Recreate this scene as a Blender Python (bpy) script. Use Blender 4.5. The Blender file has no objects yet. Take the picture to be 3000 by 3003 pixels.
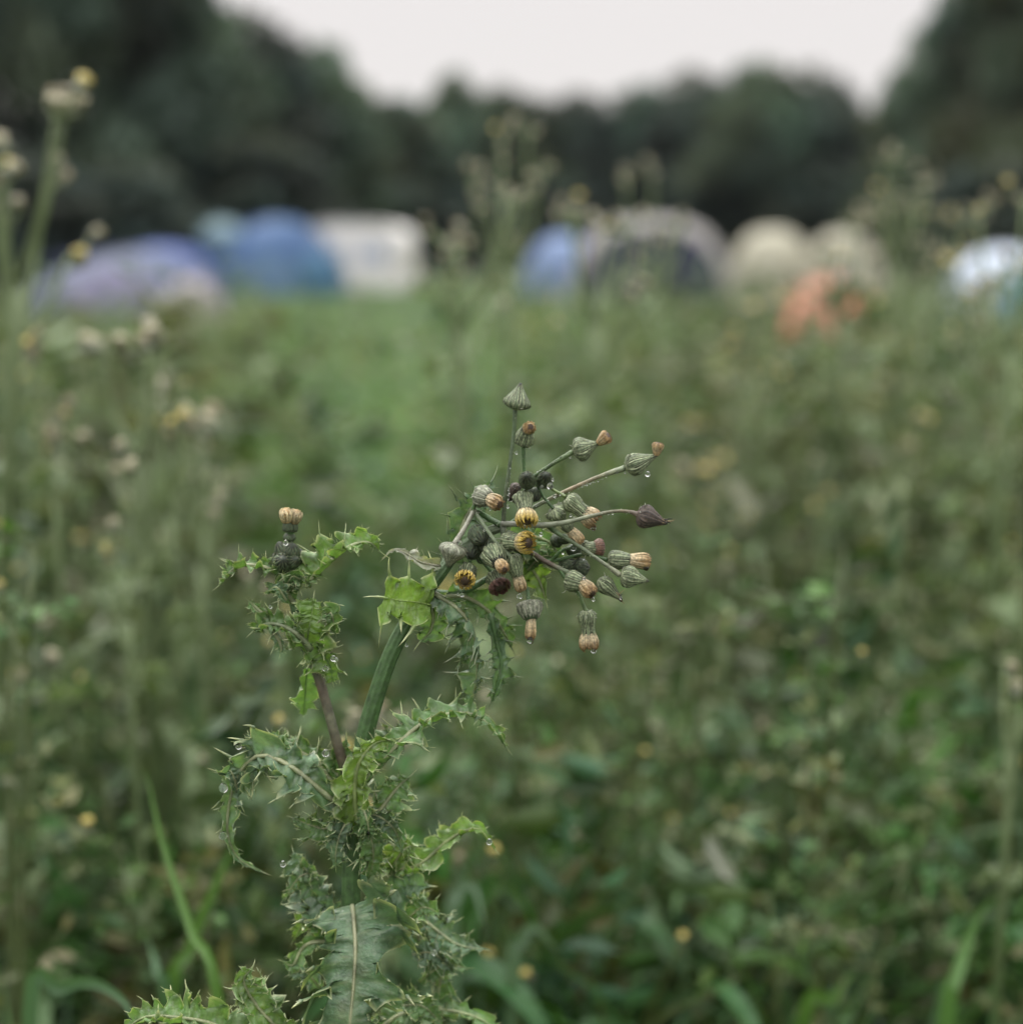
import bpy, math, random
import numpy as np
from mathutils import Vector

# ------------------------------------------------------------------ camera, sky, sun, exposure
SC = bpy.context.scene
COL = SC.collection
H = 1.10                      # eye height
PITCH = math.radians(10.4)
CP, SP = math.cos(PITCH), math.sin(PITCH)
K = 0.7                       # sensor / focal length
FOCUS = 0.85

cam_d = bpy.data.cameras.new('camera')
cam = bpy.data.objects.new('camera', cam_d)
COL.objects.link(cam)
cam.location = (0, 0, H)
cam.rotation_euler = (math.radians(90) - PITCH, 0, 0)
cam_d.sensor_fit = 'HORIZONTAL'
cam_d.sensor_width = 56
cam_d.lens = 80
cam_d.clip_start = 0.05
cam_d.clip_end = 2000
cam_d.dof.use_dof = True
cam_d.dof.focus_distance = FOCUS
cam_d.dof.aperture_fstop = 4.0
SC.camera = cam

SUN_EL, SUN_ROT = math.radians(58), math.radians(-35)
world = bpy.data.worlds.new("World")
SC.world = world
world.use_nodes = True
wn, wl = world.node_tree.nodes, world.node_tree.links
wn.clear()
w_out = wn.new('ShaderNodeOutputWorld')
w_bg = wn.new('ShaderNodeBackground')
w_bg.inputs['Strength'].default_value = 0.1
sky = wn.new('ShaderNodeTexSky')
sky.sky_type = 'NISHITA'
sky.sun_disc = False
sky.sun_elevation = SUN_EL
sky.sun_rotation = SUN_ROT
tc = wn.new('ShaderNodeTexCoord')
sep = wn.new('ShaderNodeSeparateXYZ')
ramp = wn.new('ShaderNodeMapRange')      # overcast cloud layer: brighter towards the zenith
ramp.inputs['From Min'].default_value = 0.17
ramp.inputs['From Max'].default_value = 1.0
ramp.inputs['To Min'].default_value = 9.7
ramp.inputs['To Max'].default_value = 41.0
cloud = wn.new('ShaderNodeVectorMath'); cloud.operation = 'SCALE'
tint = wn.new('ShaderNodeMix'); tint.data_type = 'RGBA'      # warm low cloud, cooler overhead
tint.inputs[6].default_value = (1.0, 0.95, 0.93, 1)
tint.inputs[7].default_value = (0.96, 0.97, 0.92, 1)
mixw = wn.new('ShaderNodeMix'); mixw.data_type = 'RGBA'; mixw.clamp_result = False
mixw.inputs[0].default_value = 0.93
wl.new(tc.outputs['Generated'], sep.inputs[0])
wl.new(sep.outputs['Z'], ramp.inputs['Value'])
tmap = wn.new('ShaderNodeMapRange'); tmap.inputs['From Min'].default_value = .15; tmap.inputs['From Max'].default_value = .5
wl.new(sep.outputs['Z'], tmap.inputs['Value']); wl.new(tmap.outputs[0], tint.inputs[0]); wl.new(tint.outputs[2], cloud.inputs[0])
wl.new(ramp.outputs[0], cloud.inputs['Scale'])
wl.new(sky.outputs[0], mixw.inputs[6])
wl.new(cloud.outputs[0], mixw.inputs[7])
wl.new(mixw.outputs[2], w_bg.inputs['Color'])
wl.new(w_bg.outputs[0], w_out.inputs[0])

sun_d = bpy.data.lights.new('sun', 'SUN')
sun_d.energy = 2.0
sun_d.angle = math.radians(18)
sun_d.color = (1.0, 0.96, 0.9)
sun = bpy.data.objects.new('sun', sun_d)
COL.objects.link(sun)
sd = Vector((math.sin(SUN_ROT) * math.cos(SUN_EL), math.cos(SUN_ROT) * math.cos(SUN_EL), math.sin(SUN_EL)))
sun.rotation_euler = sd.to_track_quat('Z', 'Y').to_euler()

SC.view_settings.view_transform = 'Standard'
SC.view_settings.look = 'None'
SC.view_settings.exposure = -0.13
SC.view_settings.gamma = 1.0
SC.cycles.max_bounces = 8
SC.cycles.diffuse_bounces = 2
SC.cycles.transparent_max_bounces = 8
SC.cycles.caustics_reflective = False
SC.cycles.caustics_refractive = False
SC.cycles.sample_clamp_indirect = 6

# ------------------------------------------------------------------ helpers
def P(px, py, d):
    """point of the place that the photo shows at pixel (px, py) of 3000, d metres in front of the lens"""
    u = (px - 1500) / 3000 * K
    v = (1501.5 - py) / 3000 * K
    return Vector((d * u, d * (CP + v * SP), H + d * (-SP + v * CP)))

def depth0(py, y0=0.836):
    v = (1501.5 - py) / 3000 * K
    return y0 / (CP + v * SP)

def Q(px, py, dd=0.0):
    """point on the upright plane in which the near plant stands, dd metres behind it"""
    return P(px, py, depth0(py) + dd)

PX = FOCUS * K / 3000          # metres per photo pixel at the near plant

def tag(o, label=None, cat=None, group=None, kind=None):
    if label: o['label'] = label
    if cat: o['category'] = cat
    if group: o['group'] = group
    if kind: o['kind'] = kind
    return o

def empty(name, loc=(0, 0, 0), rz=0.0, scale=1.0):
    o = bpy.data.objects.new(name, None)
    o.empty_display_size = 0.05
    COL.objects.link(o)
    o.location = loc
    o.rotation_euler = (0, 0, rz)
    o.scale = (scale,) * 3
    return o

class MB:
    """collects vertices, faces and one surface colour per vertex"""
    def __init__(s):
        s.v, s.f, s.c = [], [], []
    def add(s, verts, faces, cols):
        b = len(s.v)
        s.v.extend(tuple(x) for x in verts)
        s.f.extend(tuple(b + i for i in f) for f in faces)
        if len(cols) == 3 and not hasattr(cols[0], '__len__'):
            cols = [cols] * len(verts)
        s.c.extend(cols)
    def build(s, name, mat, parent=None, smooth=True, origin=None):
        me = bpy.data.meshes.new(name)
        v = s.v
        if origin is not None:
            v = [(x - origin[0], y - origin[1], z - origin[2]) for x, y, z in v]
        me.from_pydata(v, [], s.f)
        a = me.color_attributes.new('tone', 'FLOAT_COLOR', 'POINT')
        arr = np.ones((len(v), 4), dtype=np.float32)
        if len(v):
            arr[:, :3] = np.array(s.c, dtype=np.float32)
        a.data.foreach_set('color', arr.ravel())
        if smooth:
            me.polygons.foreach_set('use_smooth', np.ones(len(me.polygons), dtype=bool))
        me.materials.append(mat)
        o = bpy.data.objects.new(name, me)
        COL.objects.link(o)
        if origin is not None: o.location = origin
        if parent is not None: o.parent = parent
        return o

def np_object(name, verts, faces, cols, mat, parent=None, smooth=False):
    me = bpy.data.meshes.new(name)
    nv, nf = len(verts), len(faces)
    k = faces.shape[1]
    me.vertices.add(nv); me.vertices.foreach_set('co', verts.astype(np.float32).ravel())
    me.loops.add(nf * k); me.loops.foreach_set('vertex_index', faces.astype(np.int32).ravel())
    me.polygons.add(nf)
    me.polygons.foreach_set('loop_start', np.arange(0, nf * k, k, dtype=np.int32))
    me.update(calc_edges=True)
    a = me.color_attributes.new('tone', 'FLOAT_COLOR', 'POINT')
    arr = np.ones((nv, 4), dtype=np.float32); arr[:, :3] = cols
    a.data.foreach_set('color', arr.ravel())
    if smooth: me.polygons.foreach_set('use_smooth', np.ones(nf, dtype=bool))
    me.materials.append(mat)
    o = bpy.data.objects.new(name, me)
    COL.objects.link(o)
    if parent is not None: o.parent = parent
    return o

def catmull(pts, n):
    pts = [Vector(p) for p in pts]
    if len(pts) == 2:
        return [pts[0].lerp(pts[1], i / n) for i in range(n + 1)]
    P0 = [pts[0] * 2 - pts[1]] + pts + [pts[-1] * 2 - pts[-2]]
    segs = len(pts) - 1
    out = []
    for i in range(n + 1):
        t = i / n * segs
        k = min(int(t), segs - 1); f = t - k
        a, b, c, d = P0[k:k + 4]
        out.append(0.5 * ((2 * b) + (c - a) * f + (2 * a - 5 * b + 4 * c - d) * f * f + (3 * b - a - 3 * c + d) * f ** 3))
    return out

def interp(tab, t):
    if t <= tab[0][0]: return tab[0][1]
    for (a, x), (b, y) in zip(tab, tab[1:]):
        if t <= b:
            f = (t - a) / (b - a)
            if hasattr(x, '__len__'): return tuple(p + (q - p) * f for p, q in zip(x, y))
            return x + (y - x) * f
    return tab[-1][1]

def frame(T, hint=Vector((0.13, -0.9, 0.4))):
    S = T.cross(hint)
    if S.length < 1e-5: S = T.cross(Vector((1, 0, 0)))
    S.normalize()
    return S, S.cross(T).normalized()

def tube(mb, pts, radii, col, n=None, sides=8, rib=0.0, nrib=5, cap=True, rnd=None):
    n = n or max(6, 4 * (len(pts) - 1))
    c = catmull(pts, n)
    vs, cs, fs = [], [], []
    rt = [(i / (len(radii) - 1), r) for i, r in enumerate(radii)] if len(radii) > 1 else [(0, radii[0]), (1, radii[0])]
    S = None
    for i, p in enumerate(c):
        T = (c[min(i + 1, n)] - c[max(i - 1, 0)]).normalized()
        if S is None: S, N = frame(T)
        else:
            S = (S - T * S.dot(T)).normalized(); N = S.cross(T)
        t = i / n
        r = interp(rt, t)
        cc = col(t) if callable(col) else (interp(col, t) if isinstance(col, list) else col)
        for k in range(sides):
            a = 2 * math.pi * k / sides
            rr = r * (1 + rib * math.cos(nrib * a))
            if rnd: rr *= 1 + rnd.uniform(-0.08, 0.08)
            vs.append(p + S * math.cos(a) * rr + N * math.sin(a) * rr); cs.append(cc)
    for i in range(n):
        for k in range(sides):
            k2 = (k + 1) % sides
            fs.append((i * sides + k, i * sides + k2, (i + 1) * sides + k2, (i + 1) * sides + k))
    if cap:
        fs.append(tuple(range(sides))[::-1]); fs.append(tuple(n * sides + k for k in range(sides)))
    mb.add(vs, fs, cs)

def mix(a, b, f):
    return tuple(x + (y - x) * f for x, y in zip(a, b))
def jit(c, r, a=0.15):
    k = 1 + r.uniform(-a, a)
    return tuple(max(0, x * k * (1 + r.uniform(-a * .4, a * .4))) for x in c)

# ------------------------------------------------------------------ materials
def plant_mat(name, rough=0.55, transl=0.0, noise=60.0, amt=0.25, bump=0.0, spec=0.4, tint=(1, 1, 1), coat=0.0, mottle=0.0):
    m = bpy.data.materials.new(name); m.use_nodes = True
    nt = m.node_tree; n, l = nt.nodes, nt.links
    n.clear()
    out = n.new('ShaderNodeOutputMaterial')
    b = n.new('ShaderNodeBsdfPrincipled')
    at = n.new('ShaderNodeAttribute'); at.attribute_name = 'tone'
    tx = n.new('ShaderNodeTexCoord')
    nz = n.new('ShaderNodeTexNoise'); nz.inputs['Scale'].default_value = noise; nz.inputs['Detail'].default_value = 4
    mr = n.new('ShaderNodeMapRange'); mr.inputs['To Min'].default_value = 1 - amt; mr.inputs['To Max'].default_value = 1 + amt
    mr.inputs['From Min'].default_value = 0.3; mr.inputs['From Max'].default_value = 0.7
    oi = n.new('ShaderNodeObjectInfo')
    mr2 = n.new('ShaderNodeMapRange'); mr2.inputs['To Min'].default_value = 0.88; mr2.inputs['To Max'].default_value = 1.12
    mu = n.new('ShaderNodeMath'); mu.operation = 'MULTIPLY'
    sc = n.new('ShaderNodeVectorMath'); sc.operation = 'SCALE'
    tn = n.new('ShaderNodeVectorMath'); tn.operation = 'MULTIPLY'; tn.inputs[1].default_value = tint
    l.new(tx.outputs['Object'], nz.inputs['Vector']); l.new(nz.outputs['Fac'], mr.inputs['Value'])
    l.new(oi.outputs['Random'], mr2.inputs['Value'])
    l.new(mr.outputs[0], mu.inputs[0]); l.new(mr2.outputs[0], mu.inputs[1])
    l.new(at.outputs['Color'], tn.inputs[0]); l.new(tn.outputs[0], sc.inputs[0]); l.new(mu.outputs[0], sc.inputs['Scale'])
    src = sc.outputs[0]
    if mottle:      # pale leaf mottling, with wet glare painted into the colour
        mn = n.new('ShaderNodeTexNoise'); mn.inputs['Scale'].default_value = 240; mn.inputs['Detail'].default_value = 5; mn.inputs['Roughness'].default_value = .7
        mm = n.new('ShaderNodeMapRange'); mm.inputs['From Min'].default_value = .53; mm.inputs['From Max'].default_value = .66; mm.inputs['To Max'].default_value = mottle
        mc = n.new('ShaderNodeMix'); mc.data_type = 'RGBA'; mc.inputs[7].default_value = (0.26, 0.31, 0.22, 1)
        l.new(tx.outputs['Object'], mn.inputs['Vector']); l.new(mn.outputs['Fac'], mm.inputs['Value']); l.new(mm.outputs[0], mc.inputs[0])
        l.new(sc.outputs[0], mc.inputs[6]); src = mc.outputs[2]
    l.new(src, b.inputs['Base Color'])
    b.inputs['Roughness'].default_value = rough
    b.inputs['Specular IOR Level'].default_value = spec
    if coat:
        b.inputs['Coat Weight'].default_value = coat; b.inputs['Coat Roughness'].default_value = 0.12
    if bump:
        bp = n.new('ShaderNodeBump'); bp.inputs['Strength'].default_value = bump; bp.inputs['Distance'].default_value = 0.001
        nb = n.new('ShaderNodeTexNoise'); nb.inputs['Scale'].default_value = noise * 5; nb.inputs['Detail'].default_value = 3
        l.new(tx.outputs['Object'], nb.inputs['Vector']); l.new(nb.outputs['Fac'], bp.inputs['Height'])
        l.new(bp.outputs[0], b.inputs['Normal'])
    if transl:
        t = n.new('ShaderNodeBsdfTranslucent')
        tg = n.new('ShaderNodeVectorMath'); tg.operation = 'MULTIPLY'; tg.inputs[1].default_value = (1.25, 1.35, 0.5)
        l.new(sc.outputs[0], tg.inputs[0]); l.new(tg.outputs[0], t.inputs['Color'])
        mx = n.new('ShaderNodeMixShader'); mx.inputs[0].default_value = transl
        l.new(b.outputs[0], mx.inputs[1]); l.new(t.outputs[0], mx.inputs[2]); l.new(mx.outputs[0], out.inputs[0])
    else:
        l.new(b.outputs[0], out.inputs[0])
    return m

M_STEM = plant_mat('stem_skin', 0.42, 0, 220, 0.4, 0.6, 0.55, coat=.08)
M_LEAF = plant_mat('sowthistle_leaf', 0.33, 0.28, 90, 0.38, 0.8, 0.6, mottle=0.55)
M_HEAD = plant_mat('flower_head', 0.48, 0, 650, 0.55, 0.8, 0.55, coat=.15)
M_PETAL = plant_mat('wilted_petal', 0.5, 0.15, 700, 0.45, 0.8, 0.5, coat=.3)
M_GRASS = plant_mat('grass', 0.36, 0.25, 3, 0.2, 0, 0.4, tint=(.90, 1.0, .86))
M_WEED = plant_mat('weed_foliage', 0.4, 0.22, 8, 0.25, 0, 0.35, tint=(.95, 1.02, .90))
M_TREE = plant_mat('tree_foliage', 0.6, 0.15, 0.35, 0.45, 0, 0.3)
M_BARK = plant_mat('bark', 0.85, 0, 4, 0.4, 0.5, 0.2)
M_CLOTH = plant_mat('tent_cloth', 0.6, 0, 1.5, 0.1, 0, 0.3)
M_PLAST = plant_mat('smooth_panel', 0.35, 0, 1.0, 0.05, 0, 0.5)

M_WATER = bpy.data.materials.new('water'); M_WATER.use_nodes = True
_b = M_WATER.node_tree.nodes['Principled BSDF']
_b.inputs['Base Color'].default_value = (1, 1, 1, 1); _b.inputs['Roughness'].default_value = 0.0
_b.inputs['IOR'].default_value = 1.33; _b.inputs['Transmission Weight'].default_value = 1.0

def ground_mat():
    m = bpy.data.materials.new('meadow_ground'); m.use_nodes = True
    n, l = m.node_tree.nodes, m.node_tree.links
    b = n['Principled BSDF']; b.inputs['Roughness'].default_value = 0.9
    tx = n.new('ShaderNodeTexCoord')
    n1 = n.new('ShaderNodeTexNoise'); n1.inputs['Scale'].default_value = 0.5; n1.inputs['Detail'].default_value = 8
    cr = n.new('ShaderNodeValToRGB')
    e = cr.color_ramp.elements
    e[0].position = 0.3; e[0].color = (0.02, 0.028, 0.012, 1)
    e[1].position = 0.7; e[1].color = (0.05, 0.07, 0.03, 1)
    k = cr.color_ramp.elements.new(0.5); k.color = (0.03, 0.045, 0.018, 1)
    l.new(tx.outputs['Object'], n1.inputs['Vector']); l.new(n1.outputs['Fac'], cr.inputs[0]); l.new(cr.outputs[0], b.inputs['Base Color'])
    return m

# ------------------------------------------------------------------ the setting: ground
def vnoise(x, y, s=1.0, seed=0.0):
    """smooth pseudo noise, about -1..1, works on arrays"""
    x = x * s + seed * 1.7; y = y * s + seed * 2.3
    return (np.sin(x * 1.3 + 2.1 * np.sin(y * 0.7 + seed)) + np.sin(y * 1.7 + 1.6 * np.sin(x * 0.9)) + np.sin((x + y) * 2.9 + seed) * 0.6) / 2.6

def ground_z(x, y):
    # gentle swell, flat where the camera and tents stand
    return 0.03 * np.sin(x * 0.5) * np.sin(y * 0.4) + 0.004 * np.maximum(0, -x) * (y > 10)

gx = np.concatenate([np.linspace(-400, -30, 12), np.linspace(-25, 25, 60), np.linspace(30, 400, 12)])
gy = np.concatenate([np.linspace(-60, -5, 6), np.linspace(-3, 60, 90), np.linspace(70, 700, 14)])
GX, GY = np.meshgrid(gx, gy)
gv = np.stack([GX.ravel(), GY.ravel(), 0 * GX.ravel()], 1)
gw = len(gx)
gf = np.array([(j * gw + i, j * gw + i + 1, (j + 1) * gw + i + 1, (j + 1) * gw + i) for j in range(len(gy) - 1) for i in range(gw - 1)])
g = np_object('ground', gv, gf, np.ones((len(gv), 3)) * 0.1, ground_mat(), smooth=True)
tag(g, kind='structure')

# ------------------------------------------------------------------ trees
def leaf_cards(rs, cen, size, cols):
    """one small folded leaf-spray face per centre, random facing"""
    n = len(cen)
    a = rs.normal(size=(n, 3)); a /= np.linalg.norm(a, axis=1, keepdims=True)
    b = rs.normal(size=(n, 3)); b -= a * np.sum(a * b, 1, keepdims=True); b /= np.linalg.norm(b, axis=1, keepdims=True)
    s = size[:, None]
    v = np.stack([cen - a * s, cen + b * s * 0.45, cen + a * s, cen - b * s * 0.45], 1).reshape(-1, 3)
    f = np.arange(4 * n).reshape(n, 4)
    return v, f, np.repeat(cols, 4, 0)

def crown_mesh(seed, tall, wide, tone):
    """unit is metres; crown from 0.6 m above the ground to the top"""
    rs = np.random.RandomState(seed)
    cl = []
    for _ in range(46):
        h = rs.uniform(0.05, 1)
        rad = wide * (0.55 + 0.45 * math.sin(math.pi * min(1, h * 0.9 + 0.12))) * (1 if h < .55 else math.sqrt(max(0.02, 1 - ((h - .55) / .5) ** 2)))
        a = rs.uniform(0, 2 * math.pi); q = math.sqrt(rs.uniform(0.25, 1))
        cl.append((math.cos(a) * rad * q * .8, math.sin(a) * rad * q * .8, 0.5 + h * (tall - 1.3), rs.uniform(0.7, 1.35) * wide / 3.2))
    cens, sz, co = [], [], []
    for (x, y, z, r) in cl:
        n = int(190 * r * r) + 60
        d = rs.normal(size=(n, 3)); d /= np.linalg.norm(d, axis=1, keepdims=True)
        rr = r * rs.uniform(0.6, 1.08, n)[:, None]
        c = np.array([x, y, z]) + d * rr * np.array([1, 1, 0.8])
        cens.append(c); sz.append(rs.uniform(0.12, 0.26, n))
        k = rs.uniform(0.4, 1.75)
        hue = rs.uniform(-0.15, 0.25)
        base = np.array(tone) * k * np.array([1 + hue, 1, 1 - hue * .5])
        co.append(base[None, :] * rs.uniform(0.75, 1.3, (n, 1)))
    return leaf_cards(rs, np.concatenate(cens), np.concatenate(sz), np.concatenate(co))

def trunk_mb(seed, tall):
    r = random.Random(seed); mb = MB()
    c = (0.06, 0.05, 0.04)
    tube(mb, [(0, 0, 0), (r.uniform(-.1, .1), 0, tall * .3), (r.uniform(-.3, .3), r.uniform(-.2, .2), tall * .75)], [.22, .17, .05], c, 10, 8)
    for k in range(8):
        a = r.uniform(0, 6.28); z = tall * r.uniform(.2, .6); L = tall * r.uniform(.18, .3)
        tube(mb, [(0, 0, z), (math.cos(a) * L * .5, math.sin(a) * L * .5, z + L * .35), (math.cos(a) * L, math.sin(a) * L, z + L * .8)], [.09, .06, .02], c, 6, 6)
    return mb

TREE_TONES = [(0.060, 0.092, 0.068), (0.040, 0.058, 0.052), (0.064, 0.084, 0.052), (0.062, 0.092, 0.072)]
tree_protos = []
for i, tone in enumerate(TREE_TONES):
    v, f, c = crown_mesh(20 + i, 8.0, 3.2, tone)
    tree_protos.append((v, f, c))
_tree_mesh = {}
def tree(kind, px, top, d, wide, label, pyb=None):
    """tree whose crown tops out at pixel (px, top), d metres away; wide = crown width in pixels"""
    p = P(px, top, d)
    tallm = p.z
    widem = wide / 3000 * K * d
    root = empty('broadleaf_tree', (p.x, p.y, 0), random.Random(px * 7 + top).uniform(0, 6.28))
    tag(root, label, 'tree', 'trees round the camping field')
    if kind not in _tree_mesh:
        v, f, c = tree_protos[kind]
        o = np_object('crown', v, f, c, M_TREE)
        t = trunk_mb(kind, 8.0).build('trunk', M_BARK)
        _tree_mesh[kind] = (o, t)
    else:
        o0, t0 = _tree_mesh[kind]
        o, t = o0.copy(), t0.copy()
        COL.objects.link(o); COL.objects.link(t)
    o.parent = root; t.parent = root
    sx = widem / 6.6
    root.scale = (sx, sx, tallm / 7.6)
    return root

TREES = [
 # kind, px, top py, depth, width px, label
 (0, -120, -700, 26, 900, 'tallest dark green tree at the far left edge of the field'),
 (3, 240, -560, 28, 760, 'big blue-green tree behind the tall seeding stalk on the left'),
 (0, 500, -90, 30, 620, 'dark tree left of the sky gap, above the lilac tent'),
 (1, 740, 70, 32, 520, 'dark tree sloping down towards the sky, above the blue tents'),
 (0, 930, 150, 34, 460, 'green tree stepping down behind the white caravan awning'),
 (2, 1080, 270, 38, 420, 'lower olive tree above the white awning'),
 (3, 1180, 310, 50, 420, 'small tree in the first dip of the treeline'),
 (0, 1330, 228, 56, 300, 'narrow pointed tree standing above the dark gap between the tents'),
 (2, 1480, 262, 58, 420, 'olive tree behind the tall weeds in the middle'),
 (1, 1680, 296, 60, 420, 'low dark tree in the second dip of the treeline'),
 (3, 1860, 264, 60, 420, 'blue-green tree above the grey dome tent'),
 (1, 2050, 236, 58, 420, 'dark tree left of the highest rounded crown on the far treeline'),
 (0, 2220, 198, 56, 460, 'highest rounded tree of the far treeline'),
 (1, 2400, 228, 56, 420, 'dark tree at the right end of the far treeline'),
 (3, 2540, 350, 60, 400, 'low tree under the notch of sky on the right'),
 (2, 2700, 190, 36, 420, 'olive tree at the left flank of the right-hand tree mass'),
 (0, 2850, -60, 33, 480, 'tall green tree above the pale dome tent on the right'),
 (2, 3080, -420, 30, 680, 'tallest olive tree at the far right edge'),
]
for t in TREES: tree(t[0], t[1], t[2], t[3] * (1.5 if t[3] < 45 else 1.15), *t[4:])
# second rank behind and understorey that fills below the crowns
SHRUBS = [(1, -60, 420, 25, 700), (1, 330, 500, 27, 700), (1, 760, 420, 33, 640), (1, 1120, 520, 42, 520), (1, 1340, 520, 44, 420), (1, 1560, 500, 50, 460),
          (1, 1830, 480, 52, 500), (1, 2120, 470, 50, 520), (1, 2420, 500, 48, 500), (2, 2700, 560, 34, 520), (1, 2980, 480, 31, 600)]
SHL = ['dark bush below the tree at the left edge', 'dark bush behind the lilac tent', 'dark bush behind the blue tents', 'dark bush behind the white awning',
       'dark bush in the gap right of the white awning', 'dark bush left of the grey dome tent', 'dark bush directly behind the grey dome tent',
       'dark bush between the grey dome and the cream tents', 'dark bush behind the cream tents', 'dark bush behind the coral tent, right of the cream tents', 'dark bush behind the pale tent at the right edge']
for (k, px, top, d, w), lb in zip(SHRUBS, SHL):
    o = tree(k, px, top, d * 1.33, w, lb)
    o.name = 'bush'; o['category'] = 'bush'; o['group'] = 'bushes under the treeline'

# ------------------------------------------------------------------ tents
def dome(mb, w, dep, h, colf, n=28, m=14, sq=2.3, ex=.75, skew=0.0):
    """curved tent skin; colf(u, t) gives the colour at angle u (0..1 round) and height share t"""
    vs, cs, fs = [], [], []
    for j in range(m + 1):
        t = j / m
        for i in range(n):
            u = i / n
            a = 2 * math.pi * u
            ca, sa = math.cos(a), math.sin(a)
            q = (abs(ca) ** sq + abs(sa) ** sq) ** (-1 / sq)
            rr = math.cos(t * math.pi / 2) ** ex
            rib = 1 + 0.03 * math.cos(4 * a) + .012 * math.sin(9 * a + t * 5) + .008 * math.sin(17 * a + t * 9)
            vs.append((ca * q * rr * w / 2 * rib + skew * w * math.sin(t * math.pi / 2), sa * q * rr * dep / 2 * rib, h * math.sin(t * math.pi / 2) ** 0.95)); cs.append(colf(u, t))
    for j in range(m):
        for i in range(n):
            i2 = (i + 1) % n
            fs.append((j * n + i, j * n + i2, (j + 1) * n + i2, (j + 1) * n + i))
    mb.add(vs, fs, cs)

def tent_pole(mb, w, h, dep, ang, col):
    pts = []
    for k in range(13):
        a = math.pi * k / 12
        r = math.cos(a)
        pts.append((r * w / 2 * 1.02 * math.cos(ang), r * dep / 2 * 1.02 * math.sin(ang), h * math.sin(a) ** 0.9 * 1.01 + 0.01))
    tube(mb, pts, [0.014], col, 24, 6)

def arch_panel(mb, w, h, y, col, bulge=0.1, x0=0.0):
    """door panel: an arched sheet following the front of the tent, standing proud of it"""
    vs, fs = [], []
    n, m = 14, 8
    for j in range(m + 1):
        t = j / m
        for i in range(n + 1):
            s = i / n * 2 - 1
            hh = h * math.sqrt(max(0, 1 - abs(s) ** 2.2))
            z = 0.02 + hh * t
            vs.append((x0 + s * w / 2, y + bulge * (z / h) ** 1.6, z))
    for j in range(m):
        for i in range(n):
            a = j * (n + 1) + i
            fs.append((a, a + 1, a + n + 2, a + n + 1))
    mb.add(vs, fs, col)

def make_tent(name, x1, x2, top, base, d, label, fly, doorc=None, trim=None, rz=0.0, depthf=1.0, door=(0.5, 0.7, 0.0), skirt=None, cat='tent', stripe=None, ex=.75, skew=0.0):
    xc = (x1 + x2) / 2
    p = P(xc, base, d)
    w = (x2 - x1) / 3000 * K * d
    h = P(xc, top, d).z
    root = empty(name, (p.x, p.y, 0), rz)
    tag(root, label, cat, 'tents pitched at the edge of the field')
    mb = MB()
    def cf(u, t):
        c = fly
        if stripe and stripe[0] < t < stripe[1]: c = stripe[2]
        return c
    dome(mb, w, w * depthf, h, cf, ex=ex, skew=skew)
    mb.build('fly_sheet', M_CLOTH, root)
    mp = MB()
    for a in (0.5, 2.64): tent_pole(mp, w * 1.18, h * .99, w * depthf * 1.18, a, trim or fly)
    mp.build('pole_sleeves', M_CLOTH, root)
    if doorc:
        md = MB()
        arch_panel(md, w * door[0], h * door[1], -w * depthf / 2 * 1.16, doorc, w * depthf * 0.12 * door[1] ** 1.6, w * door[2])
        md.build('door', M_CLOTH, root)
    if skirt:
        ms = MB()
        n = 40; vs, fs = [], []
        for i in range(n):
            a = 2 * math.pi * i / n
            q = (abs(math.cos(a)) ** 2.3 + abs(math.sin(a)) ** 2.3) ** (-1 / 2.3)
            for k, (s, z) in enumerate(((1.03, 0.2), (1.1, 0.01))):
                vs.append((math.cos(a) * q * w / 2 * s, math.sin(a) * q * w * depthf / 2 * s, z))
        for i in range(n):
            j = (i + 1) % n
            fs.append((2 * i, 2 * j, 2 * j + 1, 2 * i + 1))
        ms.add(vs, fs, skirt); ms.build('skirt', M_CLOTH, root)
    for sx in (-1, 1):
        for sy in (-1, 1):
            ml = MB()
            tube(ml, [(sx * w * .36, sy * w * depthf * .36, h * .6), (sx * w * .62, sy * w * depthf * .62, 0.02)], [0.004], (0.5, 0.5, 0.45), 3, 4)
            ml.build('guy_line', M_CLOTH, root)
    return root

LILAC = (0.075, 0.088, 0.145); BLUE = (0.028, 0.07, 0.16); PALEB = (0.10, 0.17, 0.28); TEAL = (0.035, 0.11, 0.2)
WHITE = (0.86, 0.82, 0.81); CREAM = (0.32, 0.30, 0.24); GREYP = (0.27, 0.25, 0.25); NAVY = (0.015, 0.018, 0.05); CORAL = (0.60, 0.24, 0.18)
make_tent('dome_tent', 70, 640, 735, 930, 23, 'low lilac-blue dome tent at the left with a pale end', LILAC, (0.24, 0.22, 0.36), (0.07, 0.08, 0.2), 0.0, .9, (.5, .75, .1), ex=1.15, skew=.10)
make_tent('dome_tent', 480, 660, 815, 965, 21, 'small pale lilac porch tent in front of the lilac dome', (0.40, 0.34, 0.40), None, (0.35, 0.32, 0.45), 0.2)
make_tent('dome_tent', 330, 640, 720, 860, 30, 'blue tent peeping out between the lilac dome and the tall blue tent', (0.08, 0.12, 0.34), None, (0.05, 0.08, 0.25))
make_tent('tunnel_tent', 555, 760, 648, 850, 36, 'pale blue-grey topped blue tent left of the tall blue one', BLUE, None, TEAL, 0, 1, (.5, .7, 0), None, 'tent', (0.55, 1.1, (0.18, 0.26, 0.30)))
make_tent('tunnel_tent', 640, 1000, 640, 868, 33, 'tallest blue tent with a paler front panel, centre left', (0.04, 0.09, 0.21), PALEB, BLUE, 0.0, .9, (.5, .55, .0), ex=1.0)
make_tent('dome_tent', 860, 1010, 740, 870, 32, 'small teal-blue tent against the white awning', TEAL, None, TEAL)

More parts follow.
